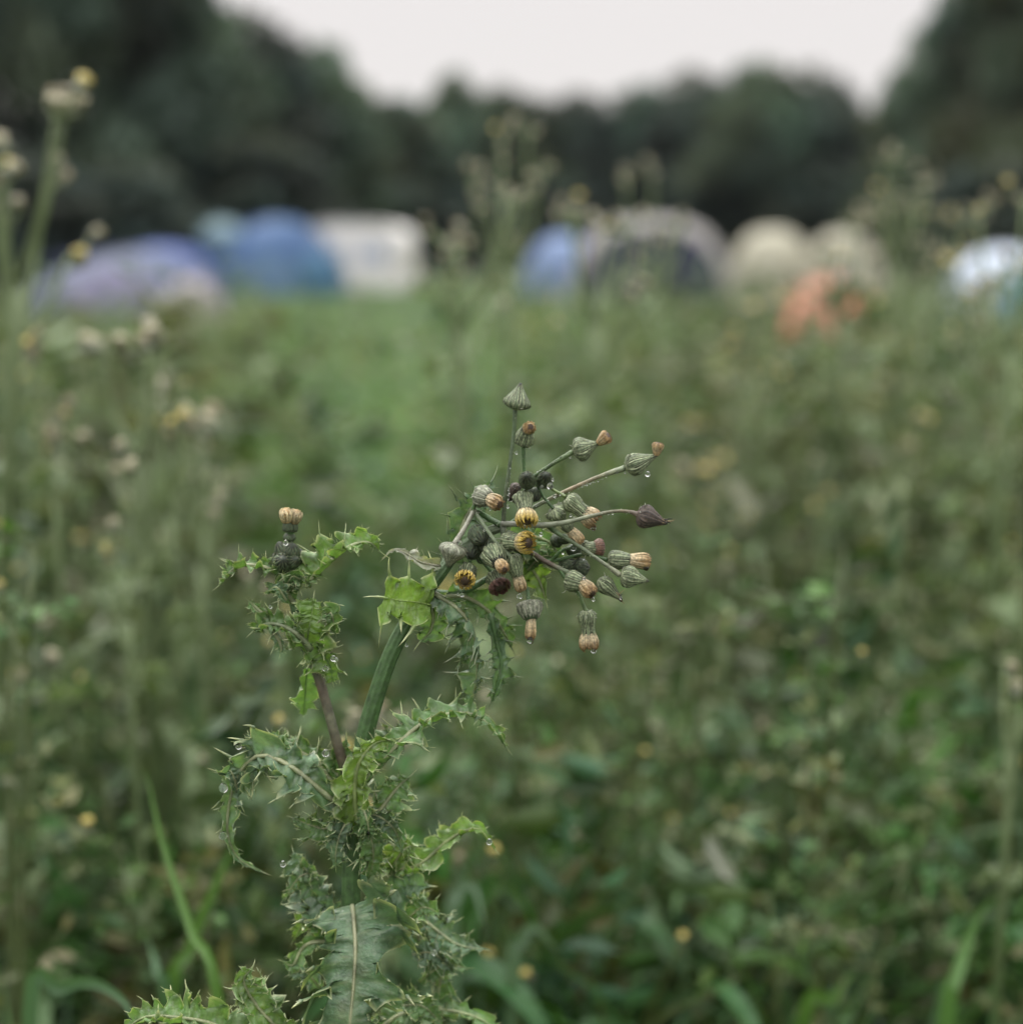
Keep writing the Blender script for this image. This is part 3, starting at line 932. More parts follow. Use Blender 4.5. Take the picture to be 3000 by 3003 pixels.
# ------------------------------------------------------------------ the near sowthistle
plant = empty('sowthistle', (0, 0, 0))
BASE = P(1010, 3000, depth0(3000)); BASE = Vector((BASE.x - .005, BASE.y, 0))
PL0 = BASE.copy()
plant.location = BASE
tag(plant, 'spiny sowthistle in sharp focus with wilting drooping flower heads in the middle', 'wild plant')
# geometry of the plant is laid out in world space, then kept relative to the plant's foot
_Q = Q
def Q(px, py, dd=0.0):
    return _Q(px, py, dd) - PL0
def c1(x, y): return (1080 + x / 2.053, 1080 + y / 2.053)
def q1(x, y, dd=0.0):
    a = c1(x, y); return Q(a[0], a[1], dd)

SG = (0.06, 0.12, 0.04); SGP = (0.17, 0.21, 0.13); SPU = (0.09, 0.065, 0.045); SBR = (0.17, 0.14, 0.09)
# main stem from the ground to the first fork
mb = MB()
tube(mb, [(0, 0, 0), (0.004, 0, .25), Q(1012, 3250), Q(1020, 3000), Q(1028, 2660), Q(1035, 2450), Q(1062, 2200), Q(1110, 2020), Q(1165, 1880), Q(1245, 1745), Q(1300, 1670), Q(1345, 1610, .006), Q(1420, 1565, .008), Q(1472, 1545, .006)],
     [.0065, .006, .0058, .0056, .0055, .0054, .0052, .0049, .0046, .0042, .0036, .0032, .003, .0026], [(0, SG), (.5, SG), (.75, SG), (1, SGP)], 90, 36, .07, 9)
mb.build('stem', M_STEM, plant)
# side branch on the left with its own buds
mb = MB()
tube(mb, [Q(1020, 2290, .004), Q(985, 2170, .006), Q(955, 2060, .008), Q(925, 1960, .01), Q(895, 1890, .01), Q(865, 1780, .012), Q(845, 1690, .014), Q(845, 1640, .014)],
     [.0033, .003, .0029, .0031, .0036, .003, .0026, .0022], [(0, SG), (.08, SPU), (.22, mix(SPU, SGP, .4)), (.34, SPU), (.45, mix(SPU, SG, .6)), (.6, SG), (1, SG)], 40, 12, .05, 5)
mb.build('side_branch', M_STEM, plant)

# flower stalks: each (points in crop space with depth), radii px
def stalk(pts, r, col, n=None):
    mb = MB()
    tube(mb, [q1(x, y, z) for x, y, z in pts], [k * PX for k in r], col, n or 6 * len(pts), 10, .06, 4, rnd=random.Random(len(pts)))
    # beads of hair and tiny warts along the stalk
    rnd = random.Random(int(pts[0][0] + pts[-1][1]))
    cc = catmull([q1(x, y, z) for x, y, z in pts], 40)
    for k in range(14):
        p = cc[rnd.randint(2, 38)]
        d = Vector((rnd.uniform(-1, 1), rnd.uniform(-1, .2), rnd.uniform(-1, 1))).normalized()
        tube(mb, [p, p + d * r[0] * PX * 1.35], [.0003, .00022], (.3, .32, .22), 2, 5)
    return mb.build('flower_stalk', M_STEM, plant)
F = 0.0
stalk([(812, 935, 0), (822, 800, -.002), (850, 600, -.004), (875, 400, -.004), (885, 245, -.004)], [6.5, 5.5, 5, 5, 6], [(0, (.10, .12, .08)), (1, (.07, .11, .05))])
stalk([(950, 700, .006), (938, 600, .006), (932, 450, .006)], [4.5, 4.5, 6], SG)
stalk([(930, 700, .008), (1000, 650, .004), (1110, 575, 0), (1232, 502, 0)], [6, 6, 5.5, 8], [(0, SG), (1, (.11, .16, .07))])
stalk([(830, 950, .012), (920, 890, .012), (1010, 830, .010), (1190, 740, .006), (1370, 660, .002), (1545, 600, 0)], [5.5, 6, 6, 6, 5.5, 9], [(0, SG), (.4, SGP), (.65, (.25, .19, .12)), (1, SGP)])
stalk([(800, 935, -.002), (930, 940, -.004), (1060, 945, -.006), (1200, 925, -.008), (1340, 890, -.010), (1470, 862, -.010), (1560, 862, -.010), (1620, 880, -.010)], [8, 8, 8, 7, 5.5, 4.5, 4.5, 9], [(0, (.2, .21, .17)), (.5, (.18, .2, .13)), (.8, SBR), (1, (.14, .1, .08))])
stalk([(812, 930, 0), (818, 1000, 0), (850, 1070, .004), (980, 1110, .008), (1060, 1160, .008), (1150, 1205, .006), (1245, 1245, .003)], [9, 9, 9, 8, 8, 7.5, 6], [(0, (.2, .21, .17)), (.3, SG), (.45, SPU), (.75, SPU), (.9, SGP), (1, SGP)])
stalk([(1080, 945, -.002), (1130, 985, 0), (1250, 1060, 0), (1360, 1135, 0), (1440, 1190, -.002), (1515, 1245, -.002)], [8, 7, 6, 5.5, 5.5, 9], [(0, SG), (.5, SGP), (1, (.24, .24, .17))])
stalk([(1150, 1205, .006), (1210, 1300, .002), (1265, 1360, 0), (1300, 1440, 0), (1315, 1465, 0)], [6, 5, 5, 5.5, 7], [(0, SG), (1, (.12, .17, .07))])
stalk([(800, 945, .002), (720, 900, .006), (660, 860, .004), (632, 850, 0), (650, 800, 0)], [9, 8, 7, 6, 6], [(0, SG), (1, SG)])
stalk([(640, 850, .001), (618, 890, -.002), (570, 980, -.006), (520, 1055, -.008)], [7, 7, 6.5, 8], [(0, (.2, .2, .15)), (1, (.3, .29, .24))])
stalk([(645, 870, 0), (700, 950, -.006), (770, 1050, -.010), (830, 1110, -.010), (870, 1150, -.010)], [5, 5, 5, 6, 8], SGP)
stalk([(1010, 690, .006), (1060, 780, .004), (1115, 845, .002)], [4, 4, 5], SG)
stalk([(1062, 690, .01), (1120, 735, .006), (1190, 775, .002)], [4, 4.5, 6], (.13, .18, .06))
stalk([(960, 700, .004), (945, 730, 0), (930, 755, -.004)], [4, 4, 5], SG)
stalk([(800, 1075, .002), (730, 1090, .004), (640, 1100, .004)], [5, 5, 5], (.09, .15, .05))
stalk([(850, 1075, .006), (960, 1130, .014), (1100, 1160, .012), (1300, 1120, .008), (1440, 1155, .006)], [5, 5, 5, 5, 6], SG)
stalk([(640, 1110, .004), (615, 1160, .002), (602, 1215, 0)], [4, 4, 5], SG)
stalk([(640, 1110, .006), (700, 1180, .006), (760, 1250, .006)], [4, 4, 5], SG)
stalk([(870, 1130, .004), (930, 1260, .008), (958, 1340, .004), (965, 1405, 0)], [5, 5, 4.5, 6], SG)
stalk([(1100, 960, .004), (1150, 930, .006), (1195, 945, .004)], [5, 5, 5], SPU)
stalk([(1100, 1160, .012), (1180, 1090, .008), (1280, 1080, .006)], [5, 5, 5], SG)
stalk([(350, 1345, .006), (480, 1360, .014), (600, 1330, .018), (720, 1265, .018), (850, 1200, .016)], [13, 12, 11, 9, 7], SG)

def h1(kind, b, e, w, dz=0.0, end=None, dd=0.0, drops=(), pal='green', label=None, name='flower_head'):
    h1.k += 1
    B, E = c1(*b), c1(*e)
    w = w / 2.053
    if isinstance(end, tuple):
        c = c1(end[0], end[1]); end = (c[0], c[1], end[2] / 2.053, end[3])
    dr = [(*c1(x, y), r / 2.053) for x, y, r in drops]
    return head(plant, kind, B, E, w, dz, h1.k, end, dd, dr, label, pal, to=Q, name=name)
h1.k = 0
h1('cone', (885, 250), (918, 88), 150, 0, None, -.004, [(892, 510, 9), (856, 600, 6), (842, 760, 6)], 'green', 'closed pointed head at the very top')
h1('plug', (930, 458), (962, 350), 112, -.006, (978, 352, 74, -.006), .006)
h1('tuft', (1232, 502), (1395, 448), 138, 0, (1450, 400, 78, -.003), 0, [(1217, 537, 7)])
h1('tuft', (1548, 602), (1745, 520), 128, 0, (1748, 445, 66, 0), 0, [(1682, 638, 16), (1545, 628, 8)])
h1('dead', (1615, 875), (1800, 935), 130, 0, None, -.010, (), 'dead', 'dead blackened head at the right')
h1('urn', (928, 750), (960, 950), 118, -.014, 'yellow', -.004, [(943, 950, 8)])
h1('urn', (820, 1040), (985, 1052), 122, -.016, 'yellow', -.002, ())
h1('plug', (655, 760), (745, 790), 128, -.008, (795, 822, 88, -.008), 0, [(735, 850, 8)], 'pale')
h1('cone', (520, 1052), (480, 1200), 158, 0, None, -.008, [(552, 1052, 15)], 'pale')
h1('plug', (735, 1095), (795, 1180), 145, -.012, (822, 1215, 70, -.010), -.006, ())
h1('urn', (600, 1212), (578, 1290), 112, -.018, 'yellow', 0, [(565, 1365, 14), (540, 1362, 8)])
h1('urn', (758, 1245), (800, 1335), 122, -.010, 'purple', .006, ())
h1('plug', (862, 1118), (905, 1270), 100, 0, (925, 1345, 70, 0), -.008, [(912, 1372, 18)])
h1('plug', (965, 1400), (985, 1520), 150, -.006, (975, 1640, 62, 0), 0, [(975, 1640, 22)], 'pale')
h1('urn', (1315, 1458), (1332, 1705), 106, 0, 'orange', 0, [(1357, 1700, 19), (1327, 1520, 7)])
h1('plug', (1190, 1270), (1310, 1300), 124, -.006, (1352, 1362, 86, -.010), .002, [(1355, 1393, 12), (1290, 1350, 9), (1300, 1265, 10)], 'green')
h1('dead', (1385, 1270), (1530, 1400), 100, 0, None, .002, [(1522, 1385, 10)], 'green', 'shrivelled head with dark threads')
h1('cone', (1518, 1245), (1690, 1282), 128, 0, None, -.002, ())
h1('plug', (1440, 1152), (1600, 1155), 108, 0, (1702, 1165, 92, 0), .006, [(1673, 1203, 18)])
h1('urn', (1285, 1085), (1420, 1075), 92, .004, 'purple', .006, [(1235, 1080, 20)])
h1('plug', (1180, 930), (1225, 985), 70, 0, (1285, 1055, 74, 0), .004, ())
h1('urn', (1190, 780), (1385, 935), 112, 0, 'orange', .002, [(1355, 962, 18), (1218, 887, 9)])
h1('cone', (1112, 842), (1190, 925), 125, .004, None, .002, [(1040, 1000, 12), (1118, 770, 8)])
NB = 'flower_bud'
for (bx, by, ex, ey, w, dz, dd, dr) in [
    (962, 700, 950, 645, 98, -.02, .002, ()), (1055, 700, 1070, 640, 92, -.016, .006, [(1095, 710, 20), (1046, 712, 9), (1112, 672, 9)]),
    (990, 730, 1012, 795, 84, -.008, .01, ()), (640, 960, 690, 1050, 118, -.012, .004, [(640, 1030, 8), (700, 975, 8)]),
    (730, 1020, 700, 1100, 100, -.012, .006, [(725, 1055, 7)]), (640, 1060, 620, 1140, 104, -.012, .01, ()),
    (1150, 1200, 1250, 1160, 90, 0, .014, [(1175, 1105, 18)]), (1230, 1200, 1335, 1200, 110, 0, .016, [(1298, 1148, 8)]),
    (1185, 1000, 1170, 1060, 80, 0, .014, ()), (1120, 1000, 1150, 1080, 74, 0, .018, ()), (860, 720, 870, 800, 80, .004, .014, [(850, 770, 8), (840, 835, 9)]),
    (1190, 1090, 1300, 1110, 80, 0, .018, ()), (700, 1130, 660, 1170, 70, 0, .012, ())]:
    h1('bud', (bx, by), (ex, ey), w, dz, None, dd, dr, 'dark', None, NB)
h1('cone', (900, 690), (848, 800), 62, 0, None, .010, (), 'dead')

# tiny beads along the stalks
rnd = random.Random(77)
hs = [c for c in plant.children if c.name.startswith('flower_stalk')]
for (x0, y0, x1_, y1_, n_) in [(862, 520, 840, 790, 12), (1010, 625, 1220, 505, 14), (1200, 745, 1540, 615, 12), (1000, 835, 1180, 750, 5), (880, 300, 870, 480, 5), (840, 930, 1500, 870, 8), (1290, 1095, 1480, 1220, 6)]:
    for k in range(n_ * 2):
        t = rnd.random()
        x, y = x0 + (x1_ - x0) * t + rnd.uniform(-5, 5), y0 + (y1_ - y0) * t + rnd.uniform(-7, 7)
        drop(q1(x, y, -.0035 if y < 930 and x < 900 else -.001), rnd.uniform(2.2, 5.5) / 2.053 * PX, hs[0] if x < 900 else hs[3], rnd).location -= Vector((0, 0, 0))

# side-branch buds
def qb(px, py, dd=0.0): return Q(px, py, dd)
for (b, e, w, dz, dd) in [((838, 1650), (800, 1625), 48, 0, .014), ((850, 1650), (815, 1590), 52, -.004, .012), ((850, 1640), (858, 1595), 50, -.006, .01), ((850, 1650), (885, 1612), 52, 0, .014), ((845, 1655), (870, 1640), 44, -.01, .01), ((825, 1660), (830, 1640), 56, -.014, .01), ((850, 1590), (848, 1560), 34, 0, .014)]:
    h1.k += 1
    head(plant, 'bud', b, e, w, dz, h1.k, None, dd, (), None, 'dark', to=Q, name=NB)
mb = MB(); tube(mb, [Q(848, 1640, .014), Q(850, 1580, .014), Q(852, 1548, .014)], [.0022, .002, .0028], SG, 8, 8); mb.build('flower_stalk', M_STEM, plant)
head(plant, 'plug', (846, 1560), (840, 1522), 30, 0, 91, (838, 1492, 38, -.003), .010, (), None, 'bright', to=Q)
head(plant, 'plug', (856, 1560), (864, 1524), 30, 0, 92, (870, 1497, 38, -.003), .013, (), None, 'bright', to=Q)

# leaves of the near plant
def lf(pts, W, hint=(0, -1, .2), **kw):
    lf.k += 1
    mb = MB()
    spiny_leaf(mb, [Q(*p) if len(p) == 3 else Q(p[0], p[1], 0) for p in pts], W * PX, hint, lf.k * 5 + 1, **kw)
    return mb.build('leaf', M_LEAF, plant)
lf.k = 0
CL = [(0, .9), (.2, 1), (.5, 1), (.8, .75), (1, .2)]
# bright clasping leaf below the head
lf([(1265, 1775, -.004), (1215, 1765, -.010), (1165, 1760, -.014), (1128, 1752, -.016)], 98, (0, -1, .1), teeth=3, col=LEAFY, prof=[(0, .85), (.3, 1), (.6, 1), (.85, .85), (1, .5)], wave=.22, cup=.1, spl=.75, depth=.42, rib=(.25, .34, .1), ribw=.0006, fine=False, res=14)
lf([(1250, 1735, .006), (1270, 1800, .008), (1262, 1850, .008), (1235, 1880, .006)], 62, (0, -1, 0), teeth=4, col=LEAFG, prof=CL, wave=.3, spl=.7, fine=False)
# withered grey tip to the left
lf([(1292, 1660, -.004), (1235, 1648, -.006), (1190, 1622, -.006), (1155, 1612, -.005), (1122, 1640, -.004)], 30, (0, -1, .6), teeth=5, col=(.27, .28, .22), prof=[(0, .9), (.3, 1), (.55, .5), (.8, .2), (1, .08)], wave=.5, spl=.6, rib=(.4, .38, .3), ribw=.0007, edge=(.45, .42, .32))
# leaf behind the head with long spines to the upper left
lf([(1330, 1650, .010), (1345, 1580, .012), (1370, 1510, .014), (1415, 1450, .016), (1440, 1415, .018)], 62, (0.2, -1, 0), teeth=8, col=LEAFB, wave=.3, spl=.95, prof=[(0, .7), (.3, 1), (.7, .85), (1, .2)], fine=False, edge=(.34, .38, .24))
lf([(1500, 1590, .022), (1540, 1640, .024), (1580, 1700, .022), (1600, 1760, .018)], 60, (0, -1, .2), teeth=6, col=LEAFY, wave=.45, spl=.6)
lf([(1480, 1600, .020), (1530, 1570, .022), (1610, 1590, .026), (1650, 1650, .026)], 50, (0, -.7, .6), teeth=6, col=LEAFG, wave=.4, spl=.7)
# long leaf hanging to the right of the fork
lf([(1268, 1738, .002), (1325, 1770, -.006), (1370, 1815, -.010), (1395, 1880, -.006), (1400, 1950, -.002), (1392, 2020, .002), (1368, 2085, .004)], 62, (-.5, -1, .2), teeth=11, col=LEAFB, wave=.55, cup=.35, spl=.75, prof=[(0, .4), (.2, .7), (.45, 1), (.8, .8), (1, .15)], edge=(.34, .36, .24), sides=(.45, 1.35))
lf([(1290, 1750, .010), (1360, 1750, .016), (1430, 1790, .02), (1475, 1850, .02), (1500, 1900, .02)], 58, (.3, -1, .4), teeth=8, col=LEAFG, wave=.55, spl=.7, edge=(.34, .36, .24))
lf([(1440, 1800, .008), (1455, 1880, .01), (1470, 1950, .01), (1455, 2020, .01), (1440, 2060, .012)], 44, (.3, -1, 0), teeth=8, col=LEAFB, wave=.6, spl=.8, rib=LEAFG, edge=(.34, .36, .24))
# right arching leaf at the big whorl
lf([(1075, 2290, -.004), (1130, 2230, -.010), (1180, 2170, -.014), (1250, 2115, -.012), (1330, 2092, -.006), (1400, 2100, 0), (1450, 2145, .004), (1485, 2192, .006)], 62, (0, -.45, 1), teeth=12, col=LEAFG, wave=.6, cup=.45, spl=.65, prof=[(0, .7), (.3, 1), (.6, .85), (.85, .45), (1, .06)])
lf([(1070, 2260, .006), (1120, 2190, .010), (1190, 2150, .016), (1260, 2130, .02)], 58, (0, -.8, .6), teeth=7, col=LEAFG, wave=.6, spl=.6)
# left arching leaf curling down
lf([(1005, 2375, -.012), (920, 2300, -.022), (840, 2240, -.024), (760, 2215, -.018), (700, 2270, -.012), (672, 2360, -.008), (668, 2450, -.006), (700, 2520, -.004), (765, 2556, -.002)], 78, (.2, -1, .5), teeth=15, col=LEAFB, wave=.65, cup=.35, spl=.6, prof=[(0, .6), (.2, 1), (.45, 1), (.65, .5), (.85, .25), (1, .08)])
lf([(1000, 2330, .006), (930, 2240, .012), (850, 2190, .016), (790, 2190, .02)], 62, (0, -.7, .8), teeth=9, col=LEAFG, wave=.65, spl=.65)
# bright clasping leaf facing the lens, curved rib
lf([(1050, 2420, -.010), (1040, 2330, -.016), (1052, 2240, -.020), (1100, 2180, -.018), (1160, 2170, -.014)], 74, (.1, -1, 0), teeth=9, col=LEAFY, wave=.5, cup=.35, spl=.5, prof=[(0, .85), (.3, 1), (.6, .8), (1, .1)], rib=(.3, .36, .15))
lf([(1045, 2440, .008), (1030, 2330, .010), (1010, 2230, .010), (1015, 2170, .01)], 70, (-.3, -1, .1), teeth=8, col=LEAFG, wave=.6, spl=.5)
lf([(1050, 2440, -.006), (1110, 2380, -.004), (1165, 2310, 0), (1200, 2280, .002)], 66, (.3, -1, .2), teeth=8, col=LEAFG, wave=.55, spl=.6)
# down-turned auricles of the whorl
for (pts, W, cl) in [([(1040, 2380, -.008), (1000, 2440, -.014), (985, 2500, -.016), (985, 2540, -.014)], 52, LEAFB), ([(1050, 2380, -.010), (1085, 2450, -.016), (1095, 2520, -.014), (1080, 2580, -.010)], 60, LEAFG),
                     ([(1030, 2400, -.010), (960, 2430, -.012), (910, 2420, -.008), (860, 2400, -.004)], 56, LEAFG), ([(1060, 2380, -.008), (1120, 2400, -.010), (1160, 2440, -.008), (1180, 2500, -.006)], 50, LEAFB), ([(1060, 2360, -.014), (1075, 2400, -.020), (1082, 2440, -.02), (1080, 2470, -.018)], 36, LEAFG)]:
    lf(pts, W, (.1, -1, .1), teeth=7, col=cl, wave=.7, cup=.3, spl=.55, ribw=.0008)
_r = random.Random(5)
for k in range(1):
    a = _r.uniform(0, 6.28); x0, y0 = 1045 + _r.uniform(-25, 35), _r.uniform(2250, 2560)
    L_ = _r.uniform(70, 150); dx, dy = math.cos(a) * L_, math.sin(a) * L_ * .6
    z = _r.uniform(-.022, .012)
    lf([(x0, y0, z), (x0 + dx * .4, y0 + dy * .4 - 25, z - .004), (x0 + dx * .8, y0 + dy * .8 - 15, z), (x0 + dx * 1.1, y0 + dy * 1.1 + 20, z + .004)], _r.uniform(34, 54), (_r.uniform(-.4, .4), -1, _r.uniform(-.2, .9)), teeth=6, col=_r.choice([LEAFG, LEAFB, LEAFG, mix(LEAFY, LEAFG, .4)]), wave=.7, spl=.6, ribw=.0007)
for (x0, y0, x1_, y1_, z, w, cl) in [(980, 2760, 870, 2700, .01, 46, LEAFG), (1190, 2700, 1290, 2680, .012, 50, LEAFG), (1210, 2800, 1330, 2850, .012, 52, LEAFB), (1230, 2880, 1370, 2840, .016, 46, LEAFG), (940, 2900, 850, 2860, .004, 44, LEAFB), (1180, 2950, 1300, 3010, .004, 56, LEAFG),
                              (930, 2560, 830, 2640, .01, 44, LEAFG), (960, 2640, 860, 2760, .012, 46, mix(LEAFY, LEAFG, .3)), (1140, 2560, 1230, 2480, .008, 50, mix(LEAFY, LEAFG, .2)), (880, 1700, 830, 1740, .004, 30, LEAFG), (840, 1760, 780, 1740, 0, 30, LEAFB), (960, 1800, 985, 1860, .0, 34, LEAFG),
                              (850, 2270, 790, 2150, .0, 40, LEAFG), (760, 2240, 720, 2170, -.005, 36, LEAFB), (700, 2330, 660, 2260, -.008, 34, LEAFB), (1500, 1620, 1600, 1660, .02, 40, LEAFG), (1540, 1680, 1640, 1640, .024, 36, LEAFG)]:
    mx_, my_ = (x0 + x1_) / 2, (y0 + y1_) / 2 - 28
    lf([(x0, y0, z), (mx_, my_, z - .006), (x1_, y1_, z - .002)], w, (_r.uniform(-.3, .3), -1, _r.uniform(0, .9)), teeth=6, col=cl, wave=.7, spl=.6, ribw=.0008)
# lower right arching leaf
lf([(1050, 2520, .004), (1110, 2530, .010), (1180, 2550, .012), (1240, 2530, .012), (1320, 2460, .01), (1400, 2430, .01), (1450, 2490, .01)], 66, (0, -.6, .9), teeth=11, col=mix(LEAFY, LEAFG, .4), wave=.6, cup=.4, spl=.6, prof=[(0, .8), (.3, 1), (.6, .7), (.85, .45), (1, .08)], rib=(.4, .42, .24))
# big blue-green leaf hanging towards the viewer along the stem, pale rib
lf([(1033, 2655, -.012), (1038, 2700, -.022), (1042, 2790, -.034), (1036, 2900, -.042), (1026, 3020, -.05), (1030, 3220, -.045), (1028, 3350, -.03)], 168, (0, -1, .12), teeth=8, col=(.095, .165, .09), wave=.55, cup=.12, spl=.2, depth=.66, wexp=2.6, flaps=1.0, prof=[(0, .75), (.12, 1), (.5, 1), (.8, .7), (1, .1)], rib=(.44, .43, .28), ribw=.0014, res=22)
lf([(1010, 2690, .0), (930, 2640, .006), (880, 2560, .01), (860, 2500, .014)], 80, (0, -1, .1), teeth=8, col=LEAFB, wave=.4, spl=.4, rib=LEAFG, ribw=.0007)
lf([(1060, 2680, .0), (1130, 2630, .006), (1190, 2600, .01), (1260, 2600, .014)], 84, (0, -1, .3), teeth=8, col=LEAFB, wave=.5, spl=.4, rib=LEAFG, ribw=.0007)
# lower right leaf and ones at the bottom
lf([(1080, 2700, .012), (1180, 2660, .020), (1270, 2720, .022), (1340, 2770, .02), (1425, 2785, .02)], 66, (0, -.6, .8), teeth=10, col=LEAFB, wave=.65, spl=.55)
lf([(1200, 2720, .02), (1260, 2790, .02), (1290, 2870, .02), (1270, 2960, .02), (1230, 3030, .02)], 60, (.2, -1, .2), teeth=10, col=LEAFG, wave=.65, spl=.55)
lf([(1040, 3100, .01), (1150, 2990, .012), (1260, 2960, .012), (1400, 2985, .014), (1500, 3060, .014)], 60, (0, -.6, .8), teeth=11, col=LEAFG, wave=.6, spl=.55)
lf([(1000, 2760, .004), (900, 2770, 0), (860, 2830, -.004), (830, 2820, -.006)], 40, (0, -1, .2), teeth=5, col=LEAFG, wave=.5, spl=.6)
# near leaf entering at the bottom left
lf([(1000, 3200, -.02), (860, 3060, -.04), (760, 2960, -.05), (715, 2880, -.055), (740, 2840, -.055)], 78, (.2, -.8, .5), teeth=12, col=mix(LEAFG, LEAFY, .35), wave=.6, cup=.4, spl=.42)
lf([(980, 3260, -.02), (800, 3100, -.04), (640, 3010, -.05), (520, 2985, -.055), (420, 2985, -.055), (350, 3040, -.055)], 72, (.0, -.5, .9), teeth=14, col=mix(LEAFG, LEAFY, .3), wave=.6, cup=.4, spl=.42)
# lower leaves out of the picture, down to the ground
for k in range(9):
    a = k * 2.4; z = .52 - k * .055; r = random.Random(k)
    L_ = .14 + .02 * (k % 3)
    mb = MB()
    o0 = Vector((0.003, 0, z))
    dv = Vector((math.cos(a), math.sin(a), 0))
    if dv.y < -.3: dv.y *= .4
    spiny_leaf(mb, [o0, o0 + dv * L_ * .4 + Vector((0, 0, .04)), o0 + dv * L_ * .8 + Vector((0, 0, .02)), o0 + dv * L_ * 1.1 + Vector((0, 0, -.05))], .03, (0, 0, 1), 300 + k, teeth=9, col=LEAFG, wave=.4, spl=.4)
    mb.build('leaf', M_LEAF, plant)

# side-branch leaves
G2 = mix(LEAFG, LEAFY, .2)
lf([(898, 1900, .004), (905, 1850, -.002), (915, 1800, -.002), (920, 1755, .0)], 78, (.1, -1, .1), teeth=6, col=mix(LEAFY, LEAFG, .35), wave=.4, cup=.2, spl=.4, prof=CL, rib=(.2, .28, .1), ribw=.0007)
lf([(905, 1880, .006), (945, 1920, .004), (970, 1960, .004), (975, 2000, .004)], 60, (0, -1, .1), teeth=6, col=mix(LEAFY, LEAFG, .4), wave=.45, spl=.45, prof=CL, rib=LEAFG, ribw=.0006)
lf([(912, 1905, -.004), (870, 1860, -.010), (825, 1835, -.012), (780, 1830, -.012), (745, 1850, -.012)], 50, (.1, -.8, .6), teeth=8, col=G2, wave=.7, spl=.7, rib=(.24, .27, .16), ribw=.0022, prof=[(0, .35), (.4, .6), (.7, 1), (1, .3)])
lf([(800, 1840, -.01), (815, 1870, -.012), (825, 1900, -.012), (822, 1915, -.012)], 26, (0, -1, 0), teeth=4, col=LEAFB, wave=.6, spl=.9)
lf([(790, 1830, -.008), (770, 1800, -.010), (745, 1775, -.010), (730, 1762, -.010)], 24, (0, -1, 0), teeth=4, col=LEAFG, wave=.6, spl=.8)
lf([(850, 1725, .008), (810, 1680, .004), (760, 1660, 0), (700, 1660, -.002), (665, 1690, -.002), (645, 1715, -.002)], 42, (0, -.5, .9), teeth=9, col=G2, wave=.7, cup=.4, spl=.8)
lf([(905, 1720, .010), (925, 1685, .008), (975, 1640, .006), (1030, 1600, .006), (1080, 1590, .006), (1112, 1615, .008)], 66, (-.3, -.7, .7), teeth=9, col=mix(LEAFG, LEAFY, .4), wave=.55, cup=.5, spl=.75, prof=[(0, .6), (.25, 1), (.6, .7), (.85, .4), (1, .1)], sides=(1.25, .7))
lf([(865, 1770, .008), (840, 1730, .006), (870, 1700, .004), (910, 1690, .004)], 46, (0, -1, .3), teeth=6, col=LEAFG, wave=.7, spl=.8)
lf([(900, 1960, .014), (895, 2040, .018), (890, 2100, .02)], 50, (.5, -1, 0), teeth=4, col=G2, wave=.3, spl=.2, fine=False, ribw=.0005, rib=LEAFG)

# beads on the leaves
lv = [c for c in plant.children if c.name.startswith('leaf')]
for (x, y, r) in [(978, 1932, 9), (955, 1961, 9), (985, 1935, 7), (793, 1780, 6), (1192, 1892, 5), (1128, 2380, 8), (1080, 2445, 6), (655, 2312, 14), (655, 2452, 13), (1435, 2470, 9), (1274, 2795, 9), (700, 2190, 9), (955, 2210, 11), (830, 2535, 9), (838, 1592, 8)]:
    drop(Q(x, y, -.02 if x > 700 else -.014), r * PX, lv[0], rnd)

